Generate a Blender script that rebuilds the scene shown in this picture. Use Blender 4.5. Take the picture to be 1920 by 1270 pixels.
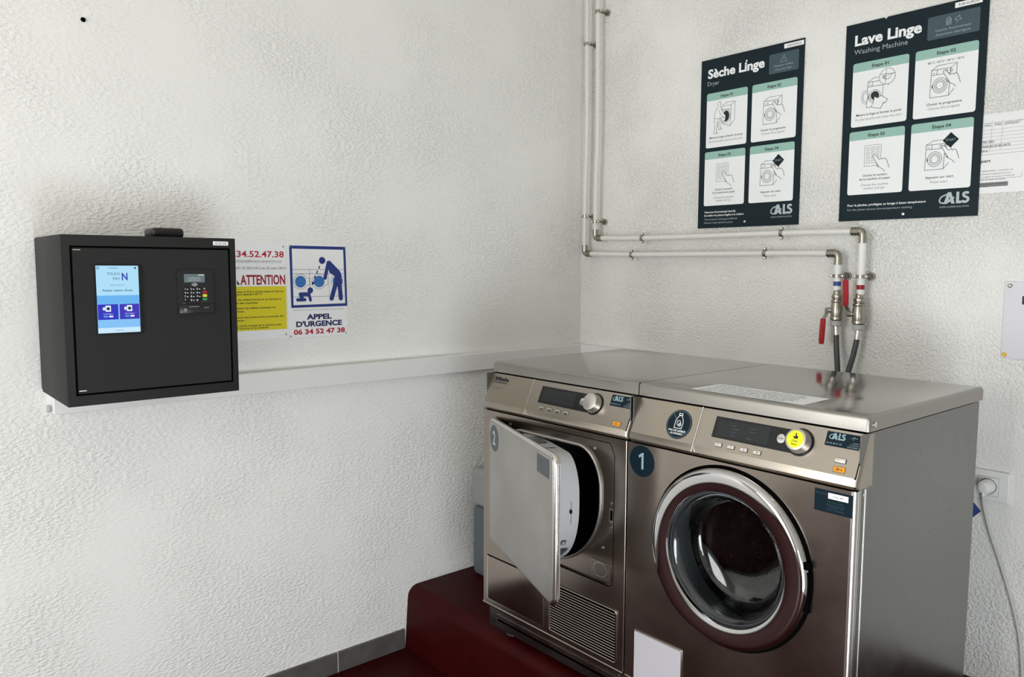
import bpy, bmesh, math, random
from mathutils import Vector, Matrix
for o in list(bpy.data.objects): bpy.data.objects.remove(o, do_unlink=True)
S = bpy.context.scene; COL = S.collection
random.seed(7)
V = Vector
# ------------------------------------------------------------------ camera
cam = bpy.data.objects.new('camera', bpy.data.cameras.new('camera')); COL.objects.link(cam)
cam.data.sensor_width = 36.0; cam.data.lens = 1467.3*36/1920
cam.data.clip_start = 0.02
cam.location = (2.374, -2.421, 1.407)
cam.matrix_world = Matrix.Translation(cam.location) @ Matrix.Rotation(math.radians(49.45),4,'Z') @ Matrix.Rotation(math.radians(84.74),4,'X') @ Matrix.Rotation(math.radians(0.21),4,'Z')
S.camera = cam
# ------------------------------------------------------------------ world, lights, exposure
W = bpy.data.worlds.new('world'); S.world = W; W.use_nodes = True
W.node_tree.nodes['Background'].inputs[0].default_value = (0.72, 0.86, 1.0, 1)
W.node_tree.nodes['Background'].inputs[1].default_value = 1.0
S.view_settings.view_transform = 'Standard'; S.view_settings.look = 'None'
S.view_settings.exposure = -0.03; S.view_settings.gamma = 1.0; S.view_settings.use_curve_mapping = False

def area(name, loc, target, sx, sy, power, color, spread=180):
    l = bpy.data.lights.new(name, 'AREA'); l.shape = 'RECTANGLE'; l.size = sx; l.size_y = sy
    l.energy = power; l.color = color; l.spread = math.radians(spread)
    o = bpy.data.objects.new(name, l); COL.objects.link(o); o.location = loc
    d = V(target)-V(loc); o.rotation_euler = d.to_track_quat('-Z', 'Z').to_euler()
    return o
# daylight through the shop front (glazed opening in the wall behind the photographer) and an added low side window, set to throw light upward
area('daylight_shopfront', (1.25, -4.35, 1.35), (1.0, 0, 1.7), 1.25, 1.9, 54, (1.0, 0.985, 0.955))
area('added_side_daylight', (2.86, -2.10, 0.42), (0, -0.8, 1.35), 1.5, 0.7, 44, (0.90, 0.96, 1.0))

# ------------------------------------------------------------------ materials
def newmat(name):
    m = bpy.data.materials.new(name); m.use_nodes = True
    return m, m.node_tree, m.node_tree.nodes['Principled BSDF']
def mat(name, col, rough=0.5, metal=0.0, spec=0.5, emit=None, estr=0, trans=0, ior=1.45, coat=0):
    m, nt, b = newmat(name)
    b.inputs['Base Color'].default_value = (*col, 1); b.inputs['Roughness'].default_value = rough
    b.inputs['Metallic'].default_value = metal; b.inputs['Specular IOR Level'].default_value = spec
    b.inputs['IOR'].default_value = ior
    if trans: b.inputs['Transmission Weight'].default_value = trans
    if coat: b.inputs['Coat Weight'].default_value = coat
    if emit: b.inputs['Emission Color'].default_value = (*emit, 1); b.inputs['Emission Strength'].default_value = estr
    return m
def srgb(r, g, b):
    f = lambda c: (c/255/12.92) if c/255 <= 0.04045 else ((c/255+0.055)/1.055)**2.4
    return (f(r), f(g), f(b))
def nn(nt, t, **k):
    n = nt.nodes.new(t)
    for a, v in k.items(): setattr(n, a, v)
    return n
def ramp(nt, src, stops):
    r = nn(nt, 'ShaderNodeValToRGB'); e = r.color_ramp.elements
    while len(e) < len(stops): e.new(0.5)
    for i, (p, c) in enumerate(stops): e[i].position = p; e[i].color = (*c, 1) if len(c) == 3 else c
    nt.links.new(src, r.inputs[0]); return r.outputs[0]
def coords(nt, scale=(1,1,1)):
    tc = nn(nt, 'ShaderNodeTexCoord'); mp = nn(nt, 'ShaderNodeMapping'); mp.inputs['Scale'].default_value = scale
    nt.links.new(tc.outputs['Object'], mp.inputs[0]); return mp.outputs[0]
def noise(nt, vec, sc, det=4, rough=0.55):
    n = nn(nt, 'ShaderNodeTexNoise'); n.inputs['Scale'].default_value = sc; n.inputs['Detail'].default_value = det
    n.inputs['Roughness'].default_value = rough; nt.links.new(vec, n.inputs['Vector']); return n.outputs['Fac']
def plaster(name, col, scl, dist, big, stretch=(1,1,1), patch=0.5, marks=True):
    m, nt, b = newmat(name); L = nt.links
    v = coords(nt, stretch); v0 = coords(nt)
    n1 = noise(nt, v, scl, 3, 0.5); n2 = noise(nt, v, scl*2.7, 2, 0.5); n3 = noise(nt, v0, big, 3)
    cr = ramp(nt, n1, [(0.40, (0,0,0)), (0.66, (1,1,1))])
    mx = nn(nt, 'ShaderNodeMath', operation='MULTIPLY_ADD'); L.new(n2, mx.inputs[0]); mx.inputs[1].default_value = 0.35; L.new(cr, mx.inputs[2])
    # the roughcast is thicker in some areas and trowelled smooth in others
    pr = ramp(nt, n3, [(0.35, (1-patch,)*3), (0.62, (1,1,1))])
    mu = nn(nt, 'ShaderNodeMath', operation='MULTIPLY'); L.new(mx.outputs[0], mu.inputs[0]); L.new(pr, mu.inputs[1])
    bp = nn(nt, 'ShaderNodeBump'); bp.inputs['Strength'].default_value = 1.0; bp.inputs['Distance'].default_value = dist
    L.new(mu.outputs[0], bp.inputs['Height']); L.new(bp.outputs[0], b.inputs['Normal'])
    n4 = noise(nt, v0, 1.3, 4)
    c = ramp(nt, n4, [(0.3, tuple(x*0.955 for x in col)), (0.7, col)])
    if marks:
        # small scuffs and specks of dirt
        n5 = noise(nt, v0, 38, 3, 0.6); n6 = noise(nt, v0, 3.1, 2)
        s = ramp(nt, n5, [(0.71, (0,0,0)), (0.76, (1,1,1))]); g = ramp(nt, n6, [(0.52, (0,0,0)), (0.62, (1,1,1))])
        m2 = nn(nt, 'ShaderNodeMath', operation='MULTIPLY'); L.new(s, m2.inputs[0]); L.new(g, m2.inputs[1])
        m3 = nn(nt, 'ShaderNodeMath', operation='MULTIPLY'); L.new(m2.outputs[0], m3.inputs[0]); m3.inputs[1].default_value = 0.35
        mix = nn(nt, 'ShaderNodeMixRGB'); L.new(m3.outputs[0], mix.inputs[0]); L.new(c, mix.inputs[1]); mix.inputs[2].default_value = (0.33,0.31,0.28,1); c = mix.outputs[0]
    L.new(c, b.inputs['Base Color'])
    b.inputs['Roughness'].default_value = 0.75; b.inputs['Specular IOR Level'].default_value = 0.25
    return m
def steel(name, col, r0, r1, streak=(3,3,90), stain=0.12, tint=None):
    m, nt, b = newmat(name); L = nt.links
    v = coords(nt, streak); v0 = coords(nt)
    n1 = noise(nt, v, 6, 3); n2 = noise(nt, v0, 5, 5, 0.6)
    r = nn(nt, 'ShaderNodeMapRange'); L.new(n2, r.inputs[0]); r.inputs[1].default_value = 0.3; r.inputs[2].default_value = 0.7; r.inputs[3].default_value = r0; r.inputs[4].default_value = r1
    L.new(r.outputs[0], b.inputs['Roughness'])
    t = tint or tuple(x*(1-stain) for x in col)
    L.new(ramp(nt, n2, [(0.35, t), (0.62, col)]), b.inputs['Base Color'])
    bp = nn(nt, 'ShaderNodeBump'); bp.inputs['Strength'].default_value = 0.05; bp.inputs['Distance'].default_value = 0.0002
    L.new(n1, bp.inputs['Height']); L.new(bp.outputs[0], b.inputs['Normal'])
    b.inputs['Metallic'].default_value = 1.0
    return m
M = {}
M['wall_l'] = plaster('plaster_left', (0.865,0.855,0.82), 115, 0.0019, 2.3, (1,0.6,1.3), 0.85)
M['wall_b'] = plaster('roughcast_back', (0.865,0.855,0.82), 120, 0.0040, 1.6, (1,1,1), 0.80, False)
M['wall_o'] = mat('plaster_plain', (0.70,0.69,0.66), 0.8)
M['ceil'] = mat('ceiling_paint', (0.87,0.855,0.81), 0.9)
def redpaint():
    m, nt, b = newmat('red_floor_paint'); L = nt.links; v = coords(nt)
    n = noise(nt, v, 9, 4); L.new(ramp(nt, n, [(0.35, (0.026,0.0006,0.0008)), (0.65, (0.036,0.0010,0.0013))]), b.inputs['Base Color'])
    r = nn(nt, 'ShaderNodeMapRange'); L.new(n, r.inputs[0]); r.inputs[3].default_value = 0.42; r.inputs[4].default_value = 0.62; L.new(r.outputs[0], b.inputs['Roughness'])
    n2 = noise(nt, v, 120, 3); bp = nn(nt, 'ShaderNodeBump'); bp.inputs['Strength'].default_value = 0.3; bp.inputs['Distance'].default_value = 0.0008
    L.new(n2, bp.inputs['Height']); L.new(bp.outputs[0], b.inputs['Normal'])
    b.inputs['IOR'].default_value = 1.2
    return m
M['red'] = redpaint()
def skirting(joint, step):
    m, nt, b = newmat('skirting_tile'); L = nt.links
    tc = nn(nt, 'ShaderNodeTexCoord'); sp = nn(nt, 'ShaderNodeSeparateXYZ'); L.new(tc.outputs['Object'], sp.inputs[0])
    a = nn(nt, 'ShaderNodeMath', operation='ADD'); L.new(sp.outputs[1], a.inputs[0]); a.inputs[1].default_value = -joint + 100*step
    md = nn(nt, 'ShaderNodeMath', operation='MODULO'); L.new(a.outputs[0], md.inputs[0]); md.inputs[1].default_value = step
    lt = nn(nt, 'ShaderNodeMath', operation='LESS_THAN'); L.new(md.outputs[0], lt.inputs[0]); lt.inputs[1].default_value = 0.004
    n = noise(nt, coords(nt), 14, 5); c = ramp(nt, n, [(0.3, srgb(72,69,67)), (0.7, srgb(92,88,85))])
    mix = nn(nt, 'ShaderNodeMixRGB'); L.new(lt.outputs[0], mix.inputs[0]); L.new(c, mix.inputs[1]); mix.inputs[2].default_value = (*srgb(175,170,164),1)
    L.new(mix.outputs[0], b.inputs['Base Color']); b.inputs['Roughness'].default_value = 0.55
    return m
M['skirt'] = skirting(-1.189, 0.40)
M['steel'] = steel('brushed_steel', (0.375,0.325,0.285), 0.19, 0.27)
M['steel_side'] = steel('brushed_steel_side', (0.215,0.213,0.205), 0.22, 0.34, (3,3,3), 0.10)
M['steel_lid'] = steel('brushed_steel_lid', (0.37,0.365,0.34), 0.09, 0.15, (90,3,3), 0.05)
M['steel_rim'] = steel('brushed_steel_lid_rim', (0.38,0.365,0.335), 0.36, 0.46, (90,3,3), 0.05)
M['steel_console'] = steel('brushed_steel_console', (0.40,0.378,0.345), 0.30, 0.42, (2,60,60), 0.10, (0.45,0.39,0.32))
M['steel_door'] = steel('worn_door_steel', (0.50,0.49,0.475), 0.30, 0.5, (3,3,3), 0.2, (0.42,0.405,0.375))
M['chrome'] = mat('chrome', (0.60,0.60,0.60), 0.05, 1.0)
M['bright'] = mat('bright_metal', (0.75,0.73,0.70), 0.22, 1.0)
M['satin'] = mat('satin_metal', (0.62,0.60,0.56), 0.38, 1.0)
M['nickel'] = mat('nickel_fitting', (0.40,0.375,0.32), 0.30, 1.0)
M['drum'] = steel('drum_steel', (0.15,0.145,0.14), 0.18, 0.35, (3,3,3), 0.2)
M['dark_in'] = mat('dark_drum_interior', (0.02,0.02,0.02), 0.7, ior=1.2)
M['gap'] = mat('dark_gap', (0.002,0.002,0.002), 0.9, ior=1.05)
M['rubber'] = mat('grey_rubber', (0.06,0.065,0.07), 0.45)
M['black'] = mat('black_plastic', (0.012,0.012,0.013), 0.32)
M['black_gloss'] = mat('black_gloss', (0.006,0.007,0.008), 0.12)
M['smoke'] = mat('smoked_display', (0.014,0.016,0.018), 0.18)
def powder():
    m, nt, b = newmat('anthracite_powder_coat'); L = nt.links
    n = noise(nt, coords(nt), 500, 2); bp = nn(nt, 'ShaderNodeBump'); bp.inputs['Strength'].default_value = 0.25; bp.inputs['Distance'].default_value = 0.0003
    L.new(n, bp.inputs['Height']); L.new(bp.outputs[0], b.inputs['Normal'])
    b.inputs['Base Color'].default_value = (0.028,0.0278,0.0272,1); b.inputs['Roughness'].default_value = 0.5; b.inputs['IOR'].default_value = 1.14
    return m
M['powder'] = powder()
M['plinth_grey'] = mat('grey_lacquer', (0.40,0.41,0.40), 0.35)
M['pipe'] = mat('white_pipe', (0.74,0.73,0.68), 0.38)
M['white'] = mat('white_plastic', (0.80,0.80,0.78), 0.35)
M['trunk'] = mat('trunking_plastic', (0.78,0.775,0.75), 0.4)
M['cable'] = mat('grey_cable', (0.55,0.55,0.53), 0.45)
M['hose'] = mat('grey_rubber_hose', (0.06,0.065,0.068), 0.42)
M['redplastic'] = mat('red_lever_plastic', (0.42,0.012,0.02), 0.35)
M['blue'] = mat('blue_print', srgb(52,76,140), 0.45)
M['navy'] = mat('navy_print', srgb(32,52,124), 0.4)
M['navytxt'] = mat('dark_navy_ink', srgb(26,36,92), 0.45)
M['porthole_blue'] = mat('porthole_blue_print', srgb(52,112,180), 0.4)
M['redtxt'] = mat('red_ink', srgb(178,16,44), 0.45)
M['crimson'] = mat('crimson_ink', srgb(150,20,44), 0.45)
M['ink'] = mat('black_ink', (0.012,0.012,0.014), 0.5)
M['greyink'] = mat('grey_ink', srgb(120,124,126), 0.5)
M['midink'] = mat('mid_grey_ink', srgb(80,82,86), 0.5)
M['paper'] = mat('white_paper', (0.90,0.90,0.90), 0.45)
M['lam'] = mat('laminated_paper', (0.86,0.86,0.86), 0.22)
M['notice'] = mat('notice_plate', (0.66,0.65,0.69), 0.3)
M['flap'] = mat('pale_flap', (0.50,0.48,0.51), 0.3)
M['yellow'] = mat('yellow_print', (0.70,0.60,0.015), 0.3)
M['yellow_pin'] = mat('yellow_pin', (0.80,0.48,0.01), 0.4)
M['ytag'] = mat('yellow_sticker', (0.88,0.86,0.02), 0.4)
M['orange'] = mat('orange_sticker', (0.95,0.33,0.012), 0.4)
M['board'] = mat('dark_teal_board', srgb(26,40,46), 0.42, spec=0.15)
M['board_lt'] = mat('slate_panel', srgb(58,80,88), 0.4)
M['mint'] = mat('mint_header', srgb(150,190,178), 0.4)
M['card'] = mat('card_print', (0.86,0.88,0.88), 0.4)
M['boardtxt'] = mat('board_white_ink', (0.86,0.88,0.88), 0.4)
M['boardgrey'] = mat('board_grey_ink', srgb(160,172,176), 0.4)
M['logo'] = mat('logo_silver_ink', srgb(178,190,192), 0.4)
M['stick'] = mat('dark_teal_sticker', srgb(14,32,42), 0.3, spec=0.2)
M['stick2'] = mat('worn_grey_sticker', srgb(78,82,88), 0.45)
M['tealtxt'] = mat('sticker_pale_ink', srgb(140,168,172), 0.4)
M['palegrey'] = mat('pale_grey_plastic', (0.42,0.43,0.43), 0.45)
M['bingrey'] = mat('blue_grey_plastic', (0.10,0.118,0.13), 0.5)
M['tubgrey'] = mat('tub_grey_plastic', (0.27,0.28,0.28), 0.5)
M['bulge'] = mat('door_inner_shell', (0.50,0.51,0.52), 0.36)
M['termkey_r'] = mat('red_key', (0.35,0.01,0.03), 0.4)
M['termkey_y'] = mat('yellow_key', (0.75,0.65,0.03), 0.4)
M['termkey_g'] = mat('green_key', (0.03,0.22,0.09), 0.4)
M['termtxt'] = mat('white_key_print', (0.75,0.78,0.80), 0.5)
M['termlcd'] = mat('terminal_display', (0.10,0.13,0.14), 0.3, emit=(0.10,0.14,0.15), estr=0.35)
def em(name, c, s=1.0): return mat(name, (0.01,0.01,0.01), 0.25, emit=srgb(*c), estr=s)
M['scr_bg'] = em('screen_pale_blue', (172,222,248)); M['scr_mid'] = em('screen_sky_blue', (100,178,240)); M['scr_low'] = em('screen_low_blue', (128,192,246))
M['scr_foot'] = em('screen_footer', (200,232,250)); M['scr_btn'] = em('screen_royal_blue', (28,34,186)); M['scr_btn2'] = em('screen_violet_blue', (52,38,180))
M['scr_txt'] = em('screen_navy_text', (38,62,110)); M['scr_white'] = em('screen_white', (225,238,250)); M['scr_cyan'] = em('screen_cyan', (70,160,240)); M['scr_n'] = em('screen_letter_blue', (40,60,170))
M['scr_dark'] = em('screen_dark', (20,30,70))
def glassm():
    m, nt, b = newmat('porthole_glass')
    b.inputs['Base Color'].default_value = (0.90,0.94,0.94,1); b.inputs['Roughness'].default_value = 0.02
    b.inputs['Transmission Weight'].default_value = 1.0; b.inputs['IOR'].default_value = 1.48
    return m
M['glass'] = glassm()
M['win_glass'] = mat('window_glass', (1,1,1), 0.0, trans=1, ior=1.01)
M['ground'] = mat('pavement', (0.45,0.43,0.40), 0.9)
M['alu'] = mat('aluminium_frame', (0.55,0.55,0.55), 0.4, 0.6)

# ------------------------------------------------------------------ mesh builder
class Fr:
    """flat frame: origin, u to the right, v downwards, h outwards"""
    def __init__(s, o, U, Vd, N=None):
        s.o = V(o); s.U = V(U).normalized(); s.V = V(Vd).normalized(); s.N = V(N).normalized() if N else s.V.cross(s.U).normalized()
    def __call__(s, u, v, h=0.0): return s.o + s.U*u + s.V*v + s.N*h
    def sub(s, u, v, h=0.0): return Fr(s(u, v, h), s.U, s.V, s.N)
_gl = {}
def glyphs(txt, bold):
    k = (txt, bold)
    if k not in _gl:
        c = bpy.data.curves.new('t', 'FONT'); c.body = txt; c.size = 1.0; c.resolution_u = 3; c.offset = bold
        o = bpy.data.objects.new('t', c); COL.objects.link(o); bpy.context.view_layer.update()
        me = bpy.data.meshes.new_from_object(o.evaluated_get(bpy.context.evaluated_depsgraph_get()))
        vs = [(v.co.x, v.co.y) for v in me.vertices]; fs = [list(p.vertices) for p in me.polygons]
        bpy.data.objects.remove(o, do_unlink=True); bpy.data.curves.remove(c); bpy.data.meshes.remove(me)
        _gl[k] = (vs, fs)
    return _gl[k]
CAP = 0.70
class MB:
    def __init__(s): s.bm = bmesh.new(); s.mats = []
    def mi(s, m):
        m = M[m] if isinstance(m, str) else m
        if m not in s.mats: s.mats.append(m)
        return s.mats.index(m)
    def add(s, vs, fs, m, recalc=False):
        i = s.mi(m); bv = [s.bm.verts.new(v) for v in vs]; out = []
        for f in fs:
            try: q = s.bm.faces.new([bv[k] for k in f]); q.material_index = i; out.append(q)
            except ValueError: pass
        if recalc: bmesh.ops.recalc_face_normals(s.bm, faces=out)
        return out
    def box(s, x0, x1, y0, y1, z0, z1, m, bev=0, seg=3, fr=None):
        p = [(x,y,z) for x in (x0,x1) for y in (y0,y1) for z in (z0,z1)]
        if fr: p = [fr(*q) for q in p]
        f = s.add(p, [(0,1,3,2),(4,6,7,5),(0,4,5,1),(2,3,7,6),(0,2,6,4),(1,5,7,3)], m, True)
        if bev:
            es = list({e for q in f for e in q.edges}); i = s.mi(m)
            r = bmesh.ops.bevel(s.bm, geom=es, offset=bev, segments=seg, profile=0.5, affect='EDGES')
            for q in r['faces']: q.material_index = i
        return f
    def loft(s, loops, m, cap0=True, cap1=True, closed=True):
        n = len(loops[0]); vs = [p for l in loops for p in l]; fs = []
        for k in range(len(loops)-1):
            for j in range(n if closed else n-1):
                a = k*n+j; b = k*n+(j+1)%n; fs.append((a, b, b+n, a+n))
        if cap0: fs.append(tuple(range(n))[::-1])
        if cap1: fs.append(tuple((len(loops)-1)*n+j for j in range(n)))
        return s.add(vs, fs, m, True)
    def prism(s, loop, d, m, bev=0):
        """loop of 3-D points extruded by vector d; bev chamfers the far rim"""
        d = V(d); L0 = [V(p) for p in loop]
        if not bev: return s.loft([L0, [p+d for p in L0]], m)
        c = sum(L0, V((0,0,0)))/len(L0); h = d.length; dn = d.normalized(); ls = [L0, [p+dn*(h-bev) for p in L0]]
        for k in (1, 2, 3):
            a = k/3*math.pi/2; ins = bev*(1-math.cos(a)); up = h-bev+bev*math.sin(a)
            ls.append([p+dn*up+(c-p).normalized()*ins*1.2 for p in L0])
        return s.loft(ls, m)
    def tube(s, pts, r, m, n=16, sm=0, caps=True, radii=None):
        P = [V(p) for p in pts]
        if sm:
            Q = []
            for i in range(len(P)-1):
                a = P[max(i-1,0)]; b = P[i]; c = P[i+1]; d = P[min(i+2,len(P)-1)]
                for k in range(sm):
                    t = k/sm; Q.append(0.5*((2*b)+(c-a)*t+(2*a-5*b+4*c-d)*t*t+(3*b-a-3*c+d)*t**3))
            Q.append(P[-1]); P = Q
        loops = []; up = None
        for i, p in enumerate(P):
            t = (P[min(i+1,len(P)-1)]-P[max(i-1,0)]).normalized()
            if up is None: up = V((0,0,1)) if abs(t.z) < 0.9 else V((1,0,0))
            u = (up - t*up.dot(t)).normalized(); up = u; w = t.cross(u); rr = radii[i] if radii else r
            loops.append([p+(u*math.cos(a)+w*math.sin(a))*rr for a in [2*math.pi*j/n for j in range(n)]])
        return s.loft(loops, m, caps, caps)
    def lathe(s, prof, c, axis, m, n=64, cap0=False, cap1=False):
        ax = V(axis).normalized(); u = ax.orthogonal().normalized(); w = ax.cross(u); c = V(c)
        return s.loft([[c+ax*h+(u*math.cos(a)+w*math.sin(a))*r for a in [2*math.pi*j/n for j in range(n)]] for r, h in prof], m, cap0, cap1)
    # flat drawing on a frame
    def poly(s, fr, pts, h, m): return s.add([fr(u, v, h) for u, v in pts], [tuple(range(len(pts)))], m)
    def rect(s, fr, u0, v0, u1, v1, h, m, r=0, corners=(1,1,1,1)): return s.poly(fr, rrect(u0, v0, u1, v1, r, corners), h, m)
    def disc(s, fr, u, v, r, h, m, n=32, ry=None): return s.poly(fr, [(u+r*math.cos(2*math.pi*k/n), v+(ry or r)*math.sin(2*math.pi*k/n)) for k in range(n)], h, m)
    def stroke(s, fr, pts, w, h, m, close=False, sm=0):
        P = [V((a, b)) for a, b in pts]
        if close: P.append(P[0])
        if sm:
            Q = []
            for i in range(len(P)-1):
                a = P[max(i-1,0)]; b = P[i]; c = P[i+1]; d = P[min(i+2,len(P)-1)]
                for k in range(sm):
                    t = k/sm; Q.append(0.5*((2*b)+(c-a)*t+(2*a-5*b+4*c-d)*t*t+(3*b-a-3*c+d)*t**3))
            P = Q+[P[-1]]
        vs = []
        for i, p in enumerate(P):
            t0 = (p-P[i-1]) if i else None; t1 = (P[i+1]-p) if i < len(P)-1 else None
            if close and i == 0: t0 = P[-1]-P[-2]
            if close and i == len(P)-1: t1 = P[1]-P[0]
            ds = [t.normalized() for t in (t0, t1) if t is not None and t.length > 1e-9]
            if not ds: ds = [V((1,0))]
            t = (ds[0]+ds[-1]); t = t.normalized() if t.length > 1e-6 else ds[0]
            k = 1/max(abs(t.dot(ds[0])), 0.5); q = V((-t.y, t.x))*w/2*k
            vs += [fr(*(p+q), h), fr(*(p-q), h)]
        return s.add(vs, [(2*i, 2*i+1, 2*i+3, 2*i+2) for i in range(len(P)-1)], m)
    def circ(s, fr, u, v, r, w, h, m, n=28, ry=None, a0=0, a1=2*math.pi):
        full = abs(a1-a0) > 6.28
        pts = [(u+r*math.cos(a0+(a1-a0)*k/n), v+(ry or r)*math.sin(a0+(a1-a0)*k/n)) for k in range(n if full else n+1)]
        return s.stroke(fr, pts, w, h, m, close=full)
    def text(s, fr, txt, u, v, cap, h, m, w=None, al='l', bold=0.0, skew=0, rot=0):
        """baseline at v; cap = capital height in metres; w = total width when it must fit"""
        vs, fs = glyphs(txt, bold)
        if not vs: return
        x0 = min(a for a, b in vs); x1 = max(a for a, b in vs); sc = cap/CAP; sx = (w/(x1-x0)) if w else sc
        tw = (x1-x0)*sx; ou = u-(0 if al == 'l' else tw/2 if al == 'c' else tw)
        cr, sr = math.cos(rot), math.sin(rot); out = []
        for a, b in vs:
            p = ou+(a-x0)*sx+skew*b*sc-u; q = -b*sc; out.append(fr(u+p*cr-q*sr, v+p*sr+q*cr, h))
        return s.add(out, fs, m)
    def build(s, name, parent=None, **tags):
        me = bpy.data.meshes.new(name); loc = tags.pop('loc', None); sharp = tags.pop('sharp', 0.6)
        org = V(parent['_o']) if parent is not None else V(loc or (0,0,0))
        bm = s.bm; bmesh.ops.translate(bm, verts=bm.verts, vec=-org)
        for f in bm.faces: f.smooth = True
        for e in bm.edges:
            if len(e.link_faces) == 2: e.smooth = e.calc_face_angle(3.0) < sharp
        bm.to_mesh(me); bm.free()
        for m in s.mats: me.materials.append(m)
        o = bpy.data.objects.new(name, me); COL.objects.link(o)
        if parent is not None: o.parent = parent
        else: o.location = org
        o['_o'] = tuple(org)
        for k, v in tags.items(): o[k] = v
        return o
def thing(name, loc, label, cat, group=None):
    o = bpy.data.objects.new(name, None); COL.objects.link(o); o.location = loc; o.empty_display_size = 0.05
    o['_o'] = tuple(loc); o['label'] = label; o['category'] = cat
    if group: o['group'] = group
    return o
def rrect(u0, v0, u1, v1, r=0, corners=(1,1,1,1), n=6):
    if r <= 0: return [(u0,v0),(u1,v0),(u1,v1),(u0,v1)]
    out = []
    for (cx, cy, a, on, px, py) in ((u0+r,v0+r,math.pi,corners[0],u0,v0),(u1-r,v0+r,1.5*math.pi,corners[1],u1,v0),(u1-r,v1-r,0,corners[2],u1,v1),(u0+r,v1-r,0.5*math.pi,corners[3],u0,v1)):
        if on: out += [(cx+r*math.cos(a+k/n*math.pi/2), cy+r*math.sin(a+k/n*math.pi/2)) for k in range(n+1)]
        else: out.append((px, py))
    return out
def struct(mb, name, **k): return mb.build(name, None, kind='structure', **k)

# ------------------------------------------------------------------ the room
RX, RY, RZ = 2.90, -4.4, 2.85
b = MB(); b.box(-0.2, RX+0.2, RY-0.2, 0.2, -0.2, 0, 'red'); struct(b, 'floor')
b = MB(); b.box(-0.2, RX+0.2, RY-0.2, 0.2, RZ, RZ+0.2, 'ceil'); struct(b, 'ceiling')
b = MB(); b.box(-0.2, 0, RY-0.2, 0.2, 0, RZ, 'wall_l'); struct(b, 'wall_left')
b = MB(); b.box(0, RX, 0, 0.2, 0, RZ, 'wall_b'); struct(b, 'wall_back')
# wall behind the photographer: shop front opening x 0.57..1.93
b = MB(); b.box(0, 0.57, RY-0.2, RY, 0, RZ, 'wall_o'); b.box(1.93, RX, RY-0.2, RY, 0, RZ, 'wall_o'); b.box(0.57, 1.93, RY-0.2, RY, 2.35, RZ, 'wall_o'); b.box(0.57, 1.93, RY-0.2, RY, 0, 0.15, 'wall_o'); struct(b, 'wall_front')
b = MB(); b.box(RX, RX+0.2, RY, -2.95, 0, RZ, 'wall_o'); b.box(RX, RX+0.2, -1.25, 0, 0, RZ, 'wall_o'); b.box(RX, RX+0.2, -2.95, -1.25, 0.85, RZ, 'wall_o'); b.box(RX, RX+0.2, -2.95, -1.25, 0, 0.05, 'wall_o'); struct(b, 'wall_right')
b = MB()
for x in (0.57, 1.22, 1.88): b.box(x, x+0.05, RY-0.07, RY-0.02, 0.15, 2.35, 'alu')
for z in (0.15, 2.30): b.box(0.62, 1.88, RY-0.07, RY-0.02, z, z+0.05, 'alu')
struct(b, 'window_1')
b = MB()
for y in (-2.95, -2.12, -1.30): b.box(RX+0.02, RX+0.07, y, y+0.05, 0.05, 0.85, 'alu')
for z in (0.05, 0.80): b.box(RX+0.02, RX+0.07, -2.90, -1.30, z, z+0.05, 'alu')
struct(b, 'added_low_window')  # unseen low window, set close in to shape the shadow above the cabinet
# dark tiled skirting of the left wall, up to the plinth
b = MB(); b.box(0, 0.011, RY, -0.912, 0, 0.072, 'skirt', 0.0015, 1); struct(b, 'baseboard_left')
# red painted plinth under the machines: rounded nose
prof = [(-0.906,0.0),(-0.893,0.185)]
for k in range(9):
    a = math.pi/2*k/8; prof.append((-0.893+0.045*(1-math.cos(a)), 0.185+0.043*math.sin(a)))
prof += [(0.0,0.228),(0.0,0.0)]
b = MB(); b.loft([[(x,y,z) for y,z in prof] for x in (0.0,0.5,1.0,2.1)], 'red'); struct(b, 'trim_1')

# ------------------------------------------------------------------ laundry machines
HB = 0.228          # top of the plinth
CO = V((0,-0.882,1.079)); CD = V((0,-0.043,-0.095)).normalized()
def console_frame(x0): return Fr(V((x0,0,0))+V((0,CO.y,CO.z)), (1,0,0), CD, (0,-0.095,0.043))
def logo_als(b, fr, u, v, w, h, m, sub=None, subm=None):
    """ALS lettering with a swoosh round the A; u,v = left end of the baseline, w wide"""
    k = w/3.0
    for pts in ([(0.42,0),(0.80,-1.25),(1.02,-0.80),(0.80,0)], [(0.80,-1.25),(1.16,-1.25),(1.58,0),(1.22,0),(1.02,-0.80)], [(0.76,-0.22),(1.24,-0.22),(1.20,-0.48),(0.80,-0.48)]):
        b.poly(fr, [(u+a*k, v+c*k) for a, c in pts], h, m); h += 0.0001
    pts = [(1.15,-1.02),(0.70,-1.0),(0.22,-0.80),(0.0,-0.45),(0.12,-0.15),(0.62,-0.10),(1.15,-0.32),(1.50,-0.70)]
    b.stroke(fr, [(u+a*k, v+c*k) for a, c in pts], 0.15*k, h+0.0001, m, sm=4)
    b.poly(fr, [(u+a*k, v+c*k) for a, c in [(1.70,0),(1.70,-1.25),(1.99,-1.25),(1.99,-0.28),(2.25,-0.28),(2.25,0)]], h, m)
    b.stroke(fr, [(u+a*k, v+c*k) for a, c in [(2.93,-1.02),(2.80,-1.10),(2.62,-1.12),(2.46,-1.05),(2.42,-0.88),(2.52,-0.73),(2.70,-0.64),(2.86,-0.53),(2.90,-0.36),(2.80,-0.19),(2.62,-0.13),(2.45,-0.15),(2.30,-0.26)]], 0.27*k, h, m, sm=2)
    if sub: b.text(fr, sub, u+0.0*k, v+0.42*k, 0.17*k, h, subm or m, w=w)
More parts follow.
